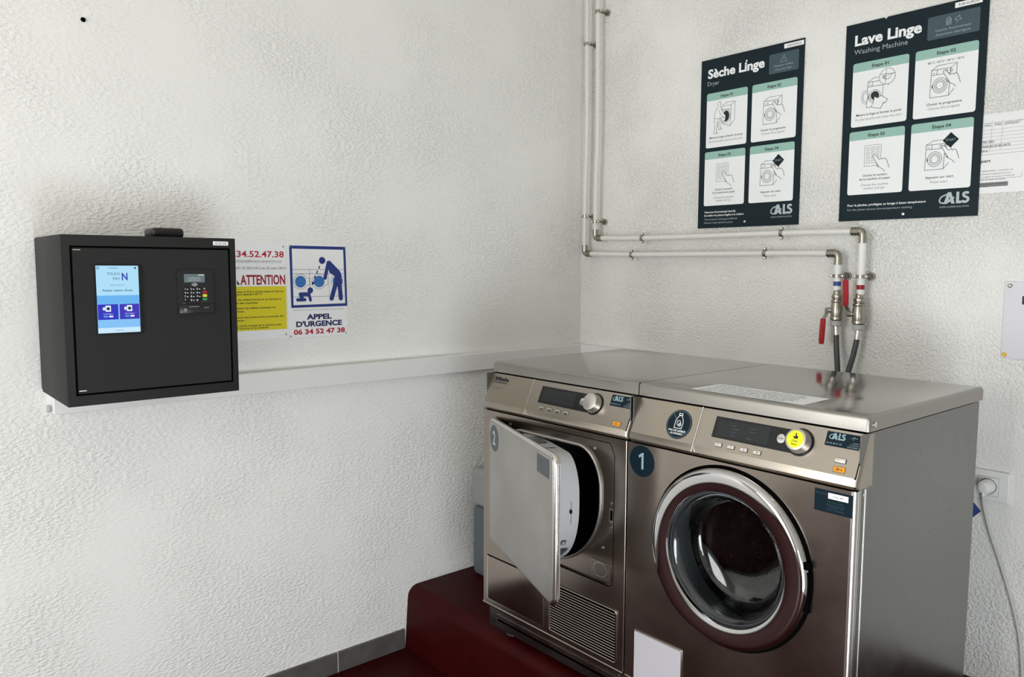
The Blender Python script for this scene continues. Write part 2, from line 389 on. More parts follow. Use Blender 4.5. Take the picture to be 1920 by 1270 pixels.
def machine(x0, label, washer):
    x1 = x0+0.595; cx = (x0+x1)/2
    t = thing('washing_machine' if washer else 'tumble_dryer', (cx, -0.6, HB), label, 'washing machine' if washer else 'dryer')
    yF, yB = -0.925, -0.292
    # casing: an open shell (sides, back, base)
    b = MB(); w = 0.004
    b.box(x0+0.003, x0+0.003+w, yF+0.016, yB, 0.350, 1.0775, 'steel_side'); b.box(x1-0.003-w, x1-0.003, yF+0.016, yB, 0.345, 1.0775, 'steel_side')
    b.box(x0+0.007, x1-0.007, yB-w, yB, 0.345, 1.0775, 'steel_side'); b.box(x0+0.003, x1-0.003, yF+0.03, yB, 0.262, 0.345, 'steel_side')
    if washer:
        b.disc(Fr((x1-0.003,0,0),(0,1,0),(0,0,-1),(1,0,0)), -0.895, -0.955, 0.003, 0.0006, 'bright')
    b.build('casing', t)
    for ux in (x0+0.05, x1-0.05):
        for uy in (-0.84, -0.36):
            b = MB(); b.lathe([(0.012,0.034),(0.012,0.012),(0.02,0.010),(0.022,0.0)], (ux,uy,HB), (0,0,1), 'black', 20, True, True); b.build('foot', t)
    # lid with rounded edges
    b = MB(); la, lb, ym = x0+0.0016, x1-0.0016, -0.883
    fs = b.box(la, lb, ym, -0.274, 1.0800, 1.112, 'steel_lid'); side = (lambda x: abs(x-lb) < 1e-5) if washer else (lambda x: abs(x-la) < 1e-5)
    i2 = b.mi('steel_rim')
    for q in fs:
        if abs(q.normal.z) < 0.5: q.material_index = i2
    es = []
    for e in {e for q in fs for e in q.edges}:
        p, q = e.verts[0].co, e.verts[1].co
        top = p.z > 1.11 and q.z > 1.11; fr_ = p.y < ym+1e-4 and q.y < ym+1e-4; sd = side(p.x) and side(q.x)
        if (top and fr_) or (top and sd) or (fr_ and sd): es.append(e)
    rb = bmesh.ops.bevel(b.bm, geom=es, offset=0.009, segments=4, profile=0.5, affect='EDGES')
    for q in rb['faces']: q.material_index = i2
    b.box(x0+0.012, x1-0.012, -0.8790, -0.85, 1.0740, 1.0803, 'gap'); b.box((x1-0.0018) if not washer else (x0-0.0001), (x1+0.0001) if not washer else (x0+0.0018), -0.8795, -0.276, 1.082, 1.1114, 'gap')
    lid = b.build('lid', t)
    if washer:
        b = MB(); b.lathe([(0.006,0),(0.006,0.002),(0.003,0.003)], (x1-0.001,-0.862,1.094), (1,0,0), 'bright', 16, False, True); b.build('screw', lid)
        b = MB(); fr = Fr((x0+0.150,-0.744,1.112),(1,0,0),(0,-1,0),(0,0,1))
        b.add([fr(0,0,0.0005),fr(0.288,0,0.0005),fr(0.291,0.122,0.0005),fr(-0.004,0.122,0.0005)], [(0,1,2,3)], 'paper')
        rnd = random.Random(3)
        lines = ['Mesdames, Messieurs, merci de bien vouloir verifier', 'que le filtre et le tambour sont propres et vides', 'avant chaque lavage. Ne pas surcharger la machine,', 'ne pas forcer la porte. Merci de laisser les lieux', 'propres apres votre passage. En cas de probleme,', 'appelez le numero affiche a cote de la borne']
        for i, l in enumerate(lines): b.text(fr, l, 0.012, 0.022+i*0.0175, 0.0075, 0.0008, 'ink', w=0.225+0.025*rnd.random(), bold=0.01)
        b.build('notice_sticker', t, label='white printed notice taped on the lid')
    # sloping control console
    b = MB()
    prof = [(-0.884,1.0755),(-0.925,0.985),(-0.9255,0.975),(-0.921,0.9685),(-0.86,0.9685),(-0.86,1.0755)]
    # rounded ends: slightly inset first and last rings
    rings = []
    for x, ins in ((x0+0.002,0.006),(x0+0.0045,0.002),(x0+0.010,0),(x1-0.010,0),(x1-0.0045,0.002),(x1-0.002,0.006)):
        rings.append([(x, y+(ins if y < -0.87 else 0), z) for y, z in prof])
    b.loft(rings, 'steel_console')
    con = b.build('control_console', t)
    fr = console_frame(x0)
    # dispenser drawer front (left) and control fascia (right), raised 1.5 mm with dark joint
    b = MB(); b.rect(fr, 0.010, 0.0045, 0.199, 0.098, 0.0003, 'gap'); b.prism([fr(u,v,0.0003) for u,v in rrect(0.011,0.006,0.1975,0.0965,0.002)], fr.N*0.0016, 'steel_console')
    if not washer:
        b.text(fr, 'Miele', 0.029, 0.0255, 0.0115, 0.0022, 'ink', w=0.062, bold=0.05); b.text(fr, 'PROFESSIONAL', 0.029, 0.034, 0.0055, 0.0022, 'ink', w=0.062, bold=0.01)
        b.text(fr, 'PT 7135 C', 0.029, 0.052, 0.005, 0.0022, 'midink', w=0.045)
    b.build('drawer_front' if washer else 'badge_panel', t)
    b = MB(); b.rect(fr, 0.2005, 0.0045, 0.589, 0.098, 0.0003, 'gap'); b.prism([fr(u,v,0.0003) for u,v in rrect(0.202,0.006,0.5875,0.0965,0.002)], fr.N*0.0016, 'steel_console')
    fas = b.build('control_fascia', t)
    b = MB(); b.box(0.1985, 0.2015, 0.003, 0.114, 0.0, 0.0026, 'bright', fr=fr); b.build('joint_strip', t)
    H = 0.0020
    # black display field with round end behind the knob
    b = MB(); kc = (0.458, 0.044); R = 0.0305
    out = [(0.243,0.019)] + [(kc[0]+R*math.cos(a), kc[1]+R*math.sin(a)) for a in [math.radians(-128+i*(128+118)/24) for i in range(25)]] + [(0.243,0.069)]
    b.prism([fr(u,v,H) for u,v in out], fr.N*0.0008, 'black_gloss'); b.rect(fr, 0.252, 0.025, 0.385, 0.064, H+0.001, 'smoke')
    if washer:
        for (u, v, w2) in ((0.288,0.034,0.012),(0.292,0.042,0.018),(0.290,0.050,0.016),(0.290,0.058,0.012),(0.336,0.034,0.016),(0.336,0.042,0.016),(0.332,0.058,0.012)): b.rect(fr, u, v, u+w2, v+0.0012, H+0.0012, 'board_lt')
    b.build('display', t)
    b = MB(); b.prism([fr(0.4135+0.0095*math.cos(a),0.044+0.0105*math.sin(a),H) for a in [2*math.pi*i/32 for i in range(32)]], fr.N*0.0022, 'bright', 0.0008)
    b.text(fr, 'START', 0.4135, 0.0462, 0.0042, H+0.0024, 'midink', w=0.014, al='c', bold=0.01); b.build('start_button', t)
    b = MB(); c = fr(kc[0], kc[1], H)
    b.lathe([(0.0265,0.0),(0.0262,0.006),(0.0245,0.012),(0.0238,0.0215),(0.0228,0.0235),(0.0215,0.0242)], c, fr.N, 'satin', 48, False, True)
    b.lathe([(0.0268,0.0),(0.0268,0.003),(0.0265,0.003)], c, fr.N, 'black', 48)
    kn = b.build('program_knob', t)
    if washer:
        b = MB(); f2 = fr.sub(kc[0], kc[1], H+0.0244); b.disc(f2, 0, 0, 0.0185, 0.0002, 'ytag', 40)
        # pointing hand and two small words
        b.poly(f2, [(-0.001,-0.0135),(0.0015,-0.0135),(0.0017,-0.008),(0.0058,-0.0065),(0.005,-0.001),(-0.003,-0.001),(-0.0055,-0.0055),(-0.004,-0.0065),(-0.0012,-0.0045)], 0.0004, 'ink')
        b.text(f2, 'Click', 0, 0.0062, 0.0046, 0.0004, 'ink', al='c', bold=0.01); b.text(f2, 'here', 0, 0.0128, 0.0046, 0.0004, 'ink', al='c', bold=0.01)
        b.build('knob_sticker', kn, label='round yellow sticker')
    for i in range(4):
        u = 0.267+i*0.0333; b = MB(); b.prism([fr(p,q,H) for p,q in rrect(u-0.010,0.0795,u+0.010,0.0895,0.001)], fr.N*0.0003, 'ink'); b.prism([fr(p,q,H) for p,q in rrect(u-0.009,0.0803,u+0.009,0.0887,0.001)], fr.N*0.0025, 'bright', 0.0006)
        b.text(fr, str(i+1), u, 0.0875, 0.0055, H+0.0028, 'midink', al='c'); b.build('push_button', t)
    if washer:
        b = MB(); b.prism([fr(p,q,H) for p,q in rrect(0.5385,0.0615,0.5635,0.0715,0.001)], fr.N*0.0003, 'ink'); b.prism([fr(p,q,H) for p,q in rrect(0.5395,0.0622,0.5625,0.0708,0.001)], fr.N*0.0025, 'bright', 0.0006); b.build('push_button', t)
    b = MB(); ku, kv = (0.541,0.080); b.rect(fr, ku-0.001, kv-0.0012, ku+0.0245, kv+0.0108, H+0.0002, 'ink', 0.001); b.rect(fr, ku, kv-0.0004, ku+0.0235, kv+0.0100, H+0.0006, 'orange', 0.001)
    b.circ(fr, ku+0.008, kv+0.0048, 0.0024, 0.0014, H+0.0008, 'ink', 14); b.stroke(fr, [(ku+0.0105,kv+0.0048),(ku+0.0185,kv+0.0048)], 0.0012, H+0.0008, 'ink'); b.stroke(fr, [(ku+0.017,kv+0.0048),(ku+0.017,kv+0.0075)], 0.0012, H+0.0008, 'ink')
    b.build('key_sticker', t, label='small orange sticker with a black key symbol')
    b = MB(); b.rect(fr, 0.510, 0.0095, 0.582, 0.0400, H+0.0003, 'stick')
    logo_als(b, fr, 0.517, 0.0255, 0.033, H+0.0006, 'tealtxt'); b.text(fr, '04 50 48 21 43', 0.513, 0.0355, 0.0036, H+0.0006, 'tealtxt', w=0.032)
    for i, (tx, w2) in enumerate((('LAVERIES',0.013),('AUTOMATIQUES',0.018),('BLANCHISSERIES',0.022))): b.text(fr, tx, 0.580, 0.0285+i*0.0045, 0.0026, H+0.0006, 'tealtxt', w=w2, al='r')
    b.stroke(fr, [(0.562,0.018),(0.568,0.016),(0.575,0.017)], 0.0008, H+0.0006, 'tealtxt'); b.stroke(fr, [(0.568,0.0135),(0.567,0.021)], 0.0008, H+0.0006, 'tealtxt')
    b.build('company_sticker', t, label='dark teal sticker with pale lettering')
    if washer:
        b = MB(); f2 = fr.sub(0.146, 0.055, H); b.disc(f2, 0, 0, 0.0365, 0.0003, 'stick', 48); b.circ(f2, 0, 0, 0.0335, 0.0026, 0.0006, 'board_lt', 48)
        b.stroke(f2, [(-0.006,-0.0225),(-0.006,-0.027),(0.004,-0.027),(0.004,-0.0225)], 0.0014, 0.0009, 'boardtxt', True)
        b.stroke(f2, [(-0.004,-0.0215),(-0.0095,-0.0135),(-0.0115,-0.006),(-0.011,0.010),(0.010,0.010),(0.011,-0.006),(0.008,-0.0135),(0.003,-0.0215)], 0.0015, 0.0009, 'boardtxt', True)
        b.circ(f2, -0.001, -0.003, 0.005, 0.0013, 0.0009, 'boardtxt', 20, 0.006); b.circ(f2, 0.003, 0.001, 0.0035, 0.0013, 0.0009, 'boardtxt', 16)
        b.stroke(f2, [(-0.022,-0.024),(0.022,0.024)], 0.0026, 0.0007, 'board_lt')
        b.text(f2, 'PAS DE LESSIVE', 0, 0.0185, 0.0046, 0.0011, 'boardtxt', w=0.049, al='c', bold=0.02); b.text(f2, 'NO DETERGENT', 0, 0.0255, 0.0042, 0.0011, 'boardtxt', w=0.036, al='c', bold=0.02)
        b.build('no_detergent_sticker', t, label='round dark sticker with a crossed out detergent bottle')
    # lower front -----------------------------------------------------------
    z0, z1 = 0.352, 0.9655
    rl, rg = (0.010, 0.003) if not washer else (0.003, 0.010)
    def front_panel(hole, name='front_panel'):
        b = MB(); bm = b.bm; i = b.mi('steel')
        def ring(pts, y): return [bm.verts.new((x, y, z)) for x, z in pts]
        o = ring([(x0+0.002+rl,z0),(x1-0.002-rg,z0),(x1-0.002-rg,z1),(x0+0.002+rl,z1)], yF); h = ring(hole, yF)
        es = [bm.edges.new((l[k], l[(k+1)%len(l)])) for l in (o, h) for k in range(len(l))]
        r = bmesh.ops.triangle_fill(bm, use_beauty=True, use_dissolve=False, edges=es, normal=(0,-1,0))
        h2 = ring(hole, yF+(0.014 if washer else 0.005))
        for k in range(len(h)): bm.faces.new((h[k], h[(k+1)%len(h)], h2[(k+1)%len(h)], h2[k]))
        # rounded vertical edges
        for xs, sg, q_ in ((x0+0.002+rl,-1,rl),(x1-0.002-rg,1,rg)):
            pr = [(xs, yF)]+[(xs+sg*q_*math.sin(a), yF+q_*(1-math.cos(a))) for a in [math.pi/2*k/6 for k in range(1,7)]]+[(xs+sg*q_, yF+0.016)]
            b.add([(x,y,z) for x,y in pr for z in (z0,z1)], [(2*k,2*k+1,2*k+3,2*k+2) for k in range(len(pr)-1)], 'steel' if not (washer and sg > 0) else 'bright')
        b.add([(x0+0.002,yF+0.012,z0),(x1-0.002,yF+0.012,z0),(x1-0.002-rg,yF,z0),(x0+0.002+rl,yF,z0)], [(0,1,2,3)], 'steel')
        b.add([(x0+0.002,yF+0.012,z1),(x1-0.002,yF+0.012,z1),(x1-0.002-rg,yF,z1),(x0+0.002+rl,yF,z1)], [(0,1,2,3)], 'steel')
        for f in bm.faces:
            if f.material_index == 0: f.material_index = i
        return b
    if washer:
        C = (cx+0.0025, 0.748); circ = [(C[0]+0.185*math.cos(a), C[1]+0.185*math.sin(a)) for a in [2*math.pi*k/72 for k in range(72)]]
        front_panel(circ).build('front_panel', t)
        # bright corner strips
        b = MB(); b.box(x1-0.0065, x1-0.002, yF+0.013, yF+0.020, 0.352, 0.9655, 'bright', 0.001, 1); b.box(x1-0.004, x1-0.0012, yF+0.036, yF+0.041, 0.352, 0.9665, 'bright', 0.0008, 1); b.build('corner_strip', t)
        b = MB(); b.box(x0+0.036, x0+0.186, -0.9285, -0.922, 0.350, 0.4835, 'steel', 0.002, 2)
        b.box(x0+0.039, x0+0.184, -0.9300, -0.928, 0.352, 0.4805, 'flap', 0.002, 1); b.build('service_flap', t, label='pale square flap low on the front')
        # door
        d = MB(); ax = (0,-1,0); cc = (C[0], yF, C[1])
        d.lathe([(0.198,0.0),(0.2035,0.002),(0.2055,0.008),(0.203,0.016),(0.197,0.021),(0.190,0.0225),(0.160,0.0195),(0.156,0.0185),(0.1535,0.015),(0.152,0.008),(0.1505,-0.004)], cc, ax, 'chrome', 128)
        dr = d.build('porthole_ring', t)
        d = MB(); d.lathe([(0.212,0.0002),(0.2095,0.0012),(0.2025,0.0016)], cc, ax, 'gap', 96); d.lathe([(0.1515,0.004),(0.1475,0.006),(0.1470,-0.012)], cc, ax, 'rubber', 96); d.build('door_seal', t)
        d = MB(); d.box(C[0]+0.1985, C[0]+0.2065, yF-0.012, yF-0.001, C[1]-0.060, C[1]+0.030, 'gap', 0.002, 2); d.box(C[0]+0.1965, C[0]+0.2075, yF-0.0175, yF-0.004, C[1]+0.036, C[1]+0.052, 'gap', 0.002, 2)
        d.build('door_handle', dr)
        g = MB()
        g.lathe([(0.1475,0.008),(0.1478,0.002),(0.140,-0.004),(0.136,-0.040),(0.130,-0.066),(0.118,-0.078),(0.09,-0.084),(0.05,-0.087),(0.001,-0.088),(0.001,-0.083),(0.05,-0.082),(0.09,-0.079),(0.115,-0.073),(0.1255,-0.063),(0.1315,-0.040),(0.1355,0.000),(0.1475,0.008)], cc, ax, 'glass', 96)
        g.build('porthole_glass', t, sharp=0.9)
        # drum with lifter ribs and tub collar behind the glass
        g = MB(); g.lathe([(0.185,-0.014),(0.175,-0.03),(0.172,-0.06),(0.176,-0.10)], cc, ax, 'rubber', 72); g.build('door_gasket', t)
        g = MB(); pr = [(0.176,-0.10),(0.232,-0.115),(0.24,-0.13)]
        g.lathe(pr+[(0.24,-0.14-0.033*k) for k in range(12)]+[(0.22,-0.53),(0.12,-0.545),(0.001,-0.55)], cc, ax, 'drum', 72)
        for k in range(3):
            a = math.radians(25+120*k); e1 = V((math.cos(a),0,math.sin(a))); e2 = V((-math.sin(a),0,math.cos(a)))
            g.loft([[V(cc)+V((0,0.14+0.36*s_,0))+e1*(0.24-hh*(1-0.35*abs(s_-0.5)*2))+e2*(ww+0.03*math.sin(s_*3)) for hh, ww in ((0,-0.04),(0.05,-0.014),(0.055,0),(0.05,0.014),(0,0.04))] for s_ in [j/8 for j in range(9)]], 'drum', True, True, False)
        for k in range(36):
            a = 2*math.pi*k/36
            for j in range(5):
                p = V(cc)+V((math.cos(a+0.08*(j%2)),0,math.sin(a+0.08*(j%2))))*0.2385+V((0,0.16+0.07*j,0)); f3 = Fr(p, (0,1,0), (-math.sin(a),0,math.cos(a)), (-math.cos(a),0,-math.sin(a))); g.circ(f3, 0, 0, 0.012, 0.0016, 0.0006, 'bright', 8, 0.008)
        g.build('drum', t)
        fr3 = Fr((0,yF,0),(1,0,0),(0,0,-1),(0,-1,0))
        b = MB(); f2 = fr3.sub(x0+0.049, -0.923, 0); b.disc(f2, 0, 0, 0.0395, 0.0004, 'stick', 56)
        b.poly(f2, [(-0.001,0.020),(0.0055,0.020),(0.0055,-0.022),(0.001,-0.022),(-0.011,-0.013),(-0.0085,-0.0075),(-0.001,-0.0125)], 0.0007, 'tealtxt'); b.build('number_sticker', t, label='dark round sticker with the number 1')
        b = MB(); f2 = fr3.sub(x0+0.5065, -0.9575, 0); b.rect(f2, 0, 0, 0.080, 0.046, 0.0004, 'stick'); b.rect(f2, 0.029, 0.0045, 0.071, 0.0165, 0.0007, 'paper'); b.text(f2, '16 kg  400', 0.050, 0.0125, 0.0040, 0.0009, 'ink', w=0.022, al='c')
        b.text(f2, 'Entretien', 0.004, 0.0095, 0.0035, 0.0007, 'board_lt', w=0.022)
        for i, (tx, w2) in enumerate((('Alpes Laverie Solution',0.034),('laveries automatiques',0.040),('04 50 48 21 43',0.030),('contact et depannage',0.036))): b.text(f2, tx, 0.045, 0.0245+i*0.0052, 0.0030, 0.0007, 'board_lt', w=w2, al='c')
        b.build('service_sticker', t, label='dark rectangular sticker with a white strip')
    else:
        rec = [(x0+u, v) for u, v in rrect(0.052, 0.567, 0.550, 0.946, 0.028)]
        b = front_panel(rec)
        b.build('front_panel', t)
        # recessed plate with D-shaped loading opening
        oc = 0.785; D = []
        for k in range(33): a = math.pi+math.pi*k/32; D.append((oc+0.202*math.cos(a), 0.785+0.202*math.sin(a)))
        for k in range(1, 13): a = math.pi/2*k/12; D.append((oc+0.202-0.085+0.085*math.cos(a), 0.815+0.110*math.sin(a)))
        for k in range(0, 12): a = math.pi/2+math.pi/2*k/12; D.append((oc-0.202+0.085+0.085*math.cos(a), 0.815+0.110*math.sin(a)))
        b = MB(); bm = b.bm; i = b.mi('steel'); yR = yF+0.005
        def ring(pts, y): return [bm.verts.new((x, y, z)) for x, z in pts]
        o = ring(rec, yR); h = ring(D, yR); es = [bm.edges.new((l[k], l[(k+1)%len(l)])) for l in (o, h) for k in range(len(l))]
        bmesh.ops.triangle_fill(bm, use_beauty=True, edges=es, normal=(0,-1,0))
        b.build('door_recess', t)
        b = MB(); b.tube([(x, yR-0.003, z) for x, z in D+[D[0]]], 0.0045, 'satin', 10, caps=False); b.build('opening_rim', t)
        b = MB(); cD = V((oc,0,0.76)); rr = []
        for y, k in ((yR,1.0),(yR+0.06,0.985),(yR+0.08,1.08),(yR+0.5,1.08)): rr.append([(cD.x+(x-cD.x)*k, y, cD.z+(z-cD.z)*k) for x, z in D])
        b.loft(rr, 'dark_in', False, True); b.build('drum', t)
        # lock plate, screws, vent plug, dark slot
        f3 = Fr((0,yR,0),(1,0,0),(0,0,-1),(0,-1,0))
        b = MB(); b.prism([f3(u,v,0) for u,v in rrect(1.017,-0.777,1.033,-0.738,0.002)], (0,-0.002,0), 'bright'); b.rect(f3, 1.021, -0.771, 1.029, -0.744, 0.0022, 'gap', 0.001); lp = b.build('lock_plate', t)
        for (u, v) in ((1.025,-0.790),(1.025,-0.724)): b = MB(); b.lathe([(0.0045,0),(0.004,0.002),(0.001,0.003)], f3(u,v,0), (0,-1,0), 'bright', 14, False, True); b.build('screw', lp)
        for (u, v) in ((0.960,-0.925),(0.995,-0.662),(0.612,-0.935)):
            b = MB(); b.lathe([(0.0045,0),(0.004,0.002),(0.001,0.003)], f3(u,v,0), (0,-1,0), 'bright', 14, False, True); b.build('screw', t)
        b = MB(); b.prism([f3(u,v,0) for u,v in rrect(0.950,-0.625,1.026,-0.575,0.004)], (0,-0.0015,0), 'steel'); b.circ(f3, 0.988, -0.600, 0.024, 0.0025, 0.002, 'bright', 28, 0.019); b.stroke(f3, rrect(0.957,-0.620,1.020,-0.580,0.002), 0.0012, 0.0019, 'bright', True); b.build('filter_catch', t)
        b = MB(); ff = Fr((0,yF,0),(1,0,0),(0,0,-1),(0,-1,0)); b.stroke(ff, [(0.55,-0.5655),(1.02,-0.5655)], 0.0035, 0.0004, 'gap'); b.stroke(ff, [(1.02,-0.5655),(1.032,-0.572),(1.036,-0.59),(1.036,-0.92),(1.02,-0.95),(0.55,-0.95)], 0.0018, 0.0003, 'gap'); b.build('recess_joint', t)
        # open door
        HP = V((0.537,-0.940,0.943)); al = math.atan2(0.19,0.48)
        A = V((math.cos(al),-math.sin(al),0)); N = V((-math.sin(al),-math.cos(al),0)); fd = Fr(HP, A, (0,0,-1), N)
        b = MB(); lp = rrect(0.0, 0.0, 0.520, 0.372, 0.018); b.prism([fd(u,v,-0.022) for u,v in lp], N*0.022, 'steel_door', 0.0035)
        door = b.build('door', t, label='worn pale steel door standing ajar')
        b = MB(); l2 = [(u, v) for u, v in lp]; edge = rrect(0.0015, 0.0015, 0.5185, 0.3705, 0.017)
        b.tube([fd(u,v,-0.010) for u,v in edge+[edge[0]]], 0.0085, 'bright', 12, caps=False); b.build('door_edge_trim', door)
        b = MB(); rr = []; cu, cv = 0.248, 0.186
        Dd = [(x-0.537+0.0, 0.943-z) for x, z in D]
        for k, hh in ((0.965,-0.022),(0.960,-0.060),(0.945,-0.098),(0.925,-0.110),(0.86,-0.113)): rr.append([fd(cu+(u-cu)*k, 0.17+(v-0.17)*k, hh) for u, v in Dd])
        b.loft(rr, 'bulge', True, True); sh = b.build('door_inner_shell', door)
        b = MB(); b.box(0.20,0.26, -0.022,0,0,0.0, 'gap') if False else None
        ft = Fr(fd(0.0,0.0,0), A, -N, (0,0,1))
        # moulded pockets on the top of the shell
        zt = -(Dd[45][1] if False else 0.0)
        vtop = 0.17+(0.018-0.17)*0.962
        f5 = Fr(fd(0,vtop,0), A, -N, (0,0,1))
        b.rect(f5, 0.135, 0.032, 0.185, 0.085, 0.0012, 'palegrey'); b.rect(f5, 0.205, 0.035, 0.262, 0.090, 0.0012, 'bingrey'); b.rect(f5, 0.275, 0.030, 0.32, 0.09, 0.0010, 'palegrey'); b.build('shell_pocket', sh)
        # side details of the shell on the free edge
        b = MB(); f6 = Fr(fd(0,0,0), -N, (0,0,-1), A); uu = cu+(Dd[32][0]-cu)*0.962
        b.disc(f6.sub(0.083,0.165,uu), 0, 0, 0.004, 0.0012, 'gap', 12, 0.006); b.build('shell_plug', sh)
        # sensor window low on the shell
        k_ = 0.962; P0 = D[23]; 
        def shellpt(ang, hh, out=0.0015):
            x = oc+0.202*math.cos(ang); z = 0.785+0.202*math.sin(ang); u, v = x-0.537, 0.943-z; kk = k_
            u = cu+(u-cu)*kk; v = 0.17+(v-0.17)*kk; dx = math.cos(ang)*out; dz = -math.sin(ang)*out
            return fd(u+dx, v+dz, hh)
        strip = lambda b_, A_, h0, h1, m_, out: b_.add([shellpt(a, h_, out) for i_, a in enumerate(A_) for h_ in (h0, h1(i_/(len(A_)-1)))], [(2*k,2*k+1,2*k+3,2*k+2) for k in range(len(A_)-1)], m_)
        b = MB(); AA = [math.radians(-37-k*2.6) for k in range(10)]
        strip(b, AA, -0.034, lambda q_: -0.094+0.030*q_, 'rubber', 0.0025); strip(b, AA[:9], -0.066, lambda q_: -0.070, 'palegrey', 0.0035); b.build('sensor_window', sh)
        b = MB(); AA = [math.radians(-27-k*1.5) for k in range(4)]
        strip(b, AA, -0.066, lambda q_: -0.080, 'midink', 0.0020); AA = [math.radians(-28-k*1.2) for k in range(3)]; strip(b, AA, -0.069, lambda q_: -0.077, 'palegrey', 0.0028); b.build('shell_symbol', sh)
        b = MB(); strip(b, [math.radians(6-k*3) for k in range(7)], -0.0835, lambda q_: -0.0845, 'midink', 0.0022); b.build('shell_seam', sh)
        b = MB(); f2 = fd.sub(0.052, 0.049, 0); b.disc(f2, 0, 0, 0.0395, 0.0004, 'stick2', 48); b.text(f2, '2', 0.0, 0.019, 0.040, 0.0008, 'logo', w=0.026, al='c', bold=0.02); b.build('number_sticker', door, label='worn grey round sticker with the number 2')
        b = MB(); b.rect(fd, 0.4137, 0.0105, 0.4975, 0.058, 0.0004, 'stick2'); b.build('blank_sticker', door, label='dark grey rectangular sticker')
        b = MB(); b.tube([fd(0.004,0.02,-0.012), fd(0.004,0.36,-0.012)], 0.006, 'bright', 10); b.build('hinge', t)
        # service flap, grille
        b = MB(); b.stroke(ff, rrect(x0+0.028,-0.5035,x0+0.289,-0.3635,0.006), 0.0028, 0.0004, 'bright', True); b.stroke(ff, [(x0+0.028,-0.505),(x0+0.288,-0.505)], 0.004, 0.0006, 'gap')
        b.prism([ff(u,v,0) for u,v in rrect(x0+0.030,-0.5025,x0+0.287,-0.365,0.005)], (0,-0.0016,0), 'steel', 0.0008); b.build('service_flap', t)
        b = MB(); g0, g1, h0, h1 = x0+0.314, x0+0.571, -0.5075, -0.3665
        b.rect(ff, g0, h0, g1, h1, 0.0005, 'gap', 0.008); b.tube([ff(u,v,0.0015) for u,v in rrect(g0,h0,g1,h1,0.009)+[rrect(g0,h0,g1,h1,0.009)[0]]], 0.0028, 'steel', 8, caps=False)
        for k in range(17):
            v = h0+0.009+k*(h1-h0-0.018)/16; b.tube([ff(g0+0.004,v,0.002), ff(g1-0.004,v,0.002)], 0.0023, 'steel', 8)
        b.build('air_grille', t)
    # toe kick under a rounded lip
    b = MB(); b.tube([(x0+0.004,yF+0.006,0.345),(x1-0.004,yF+0.006,0.345)], 0.0062, 'steel', 12)
    b.build('bottom_lip', t)
    b = MB()
    for k in range(5):
        z = 0.268+k*0.0148; b.box(x0+0.035+0.004*(4-k)*0.5, x1-0.035-0.002*(4-k), -0.893-0.002*k, -0.86, z, z+0.0105, 'steel', 0.002, 1)
    b.box(x0+0.03, x1-0.03, -0.876, -0.84, 0.266, 0.342, 'rubber'); b.build('toe_kick', t)
    return t
dryer = machine(0.483, 'steel tumble dryer marked 2 with its square door ajar, nearest the corner', False)
washer = machine(1.078, 'steel washing machine marked 1 with a round chrome porthole, right of the dryer', True)

# containers pushed between the dryer and the left wall
b = MB(); b.box(0.054, 0.34, -0.635, -0.40, 0.2285, 0.50, 'bingrey', 0.02, 4); b.build('plastic_bin', None, loc=(0.23,-0.5,0.2285), label='blue-grey plastic bin on the red plinth beside the dryer', category='bin')
b = MB(); b.box(0.050, 0.35, -0.64, -0.38, 0.5005, 0.648, 'tubgrey', 0.020, 4); b.build('plastic_tub', None, loc=(0.23,-0.5,0.5005), label='pale grey plastic tub resting on top of the blue-grey bin', category='tub')

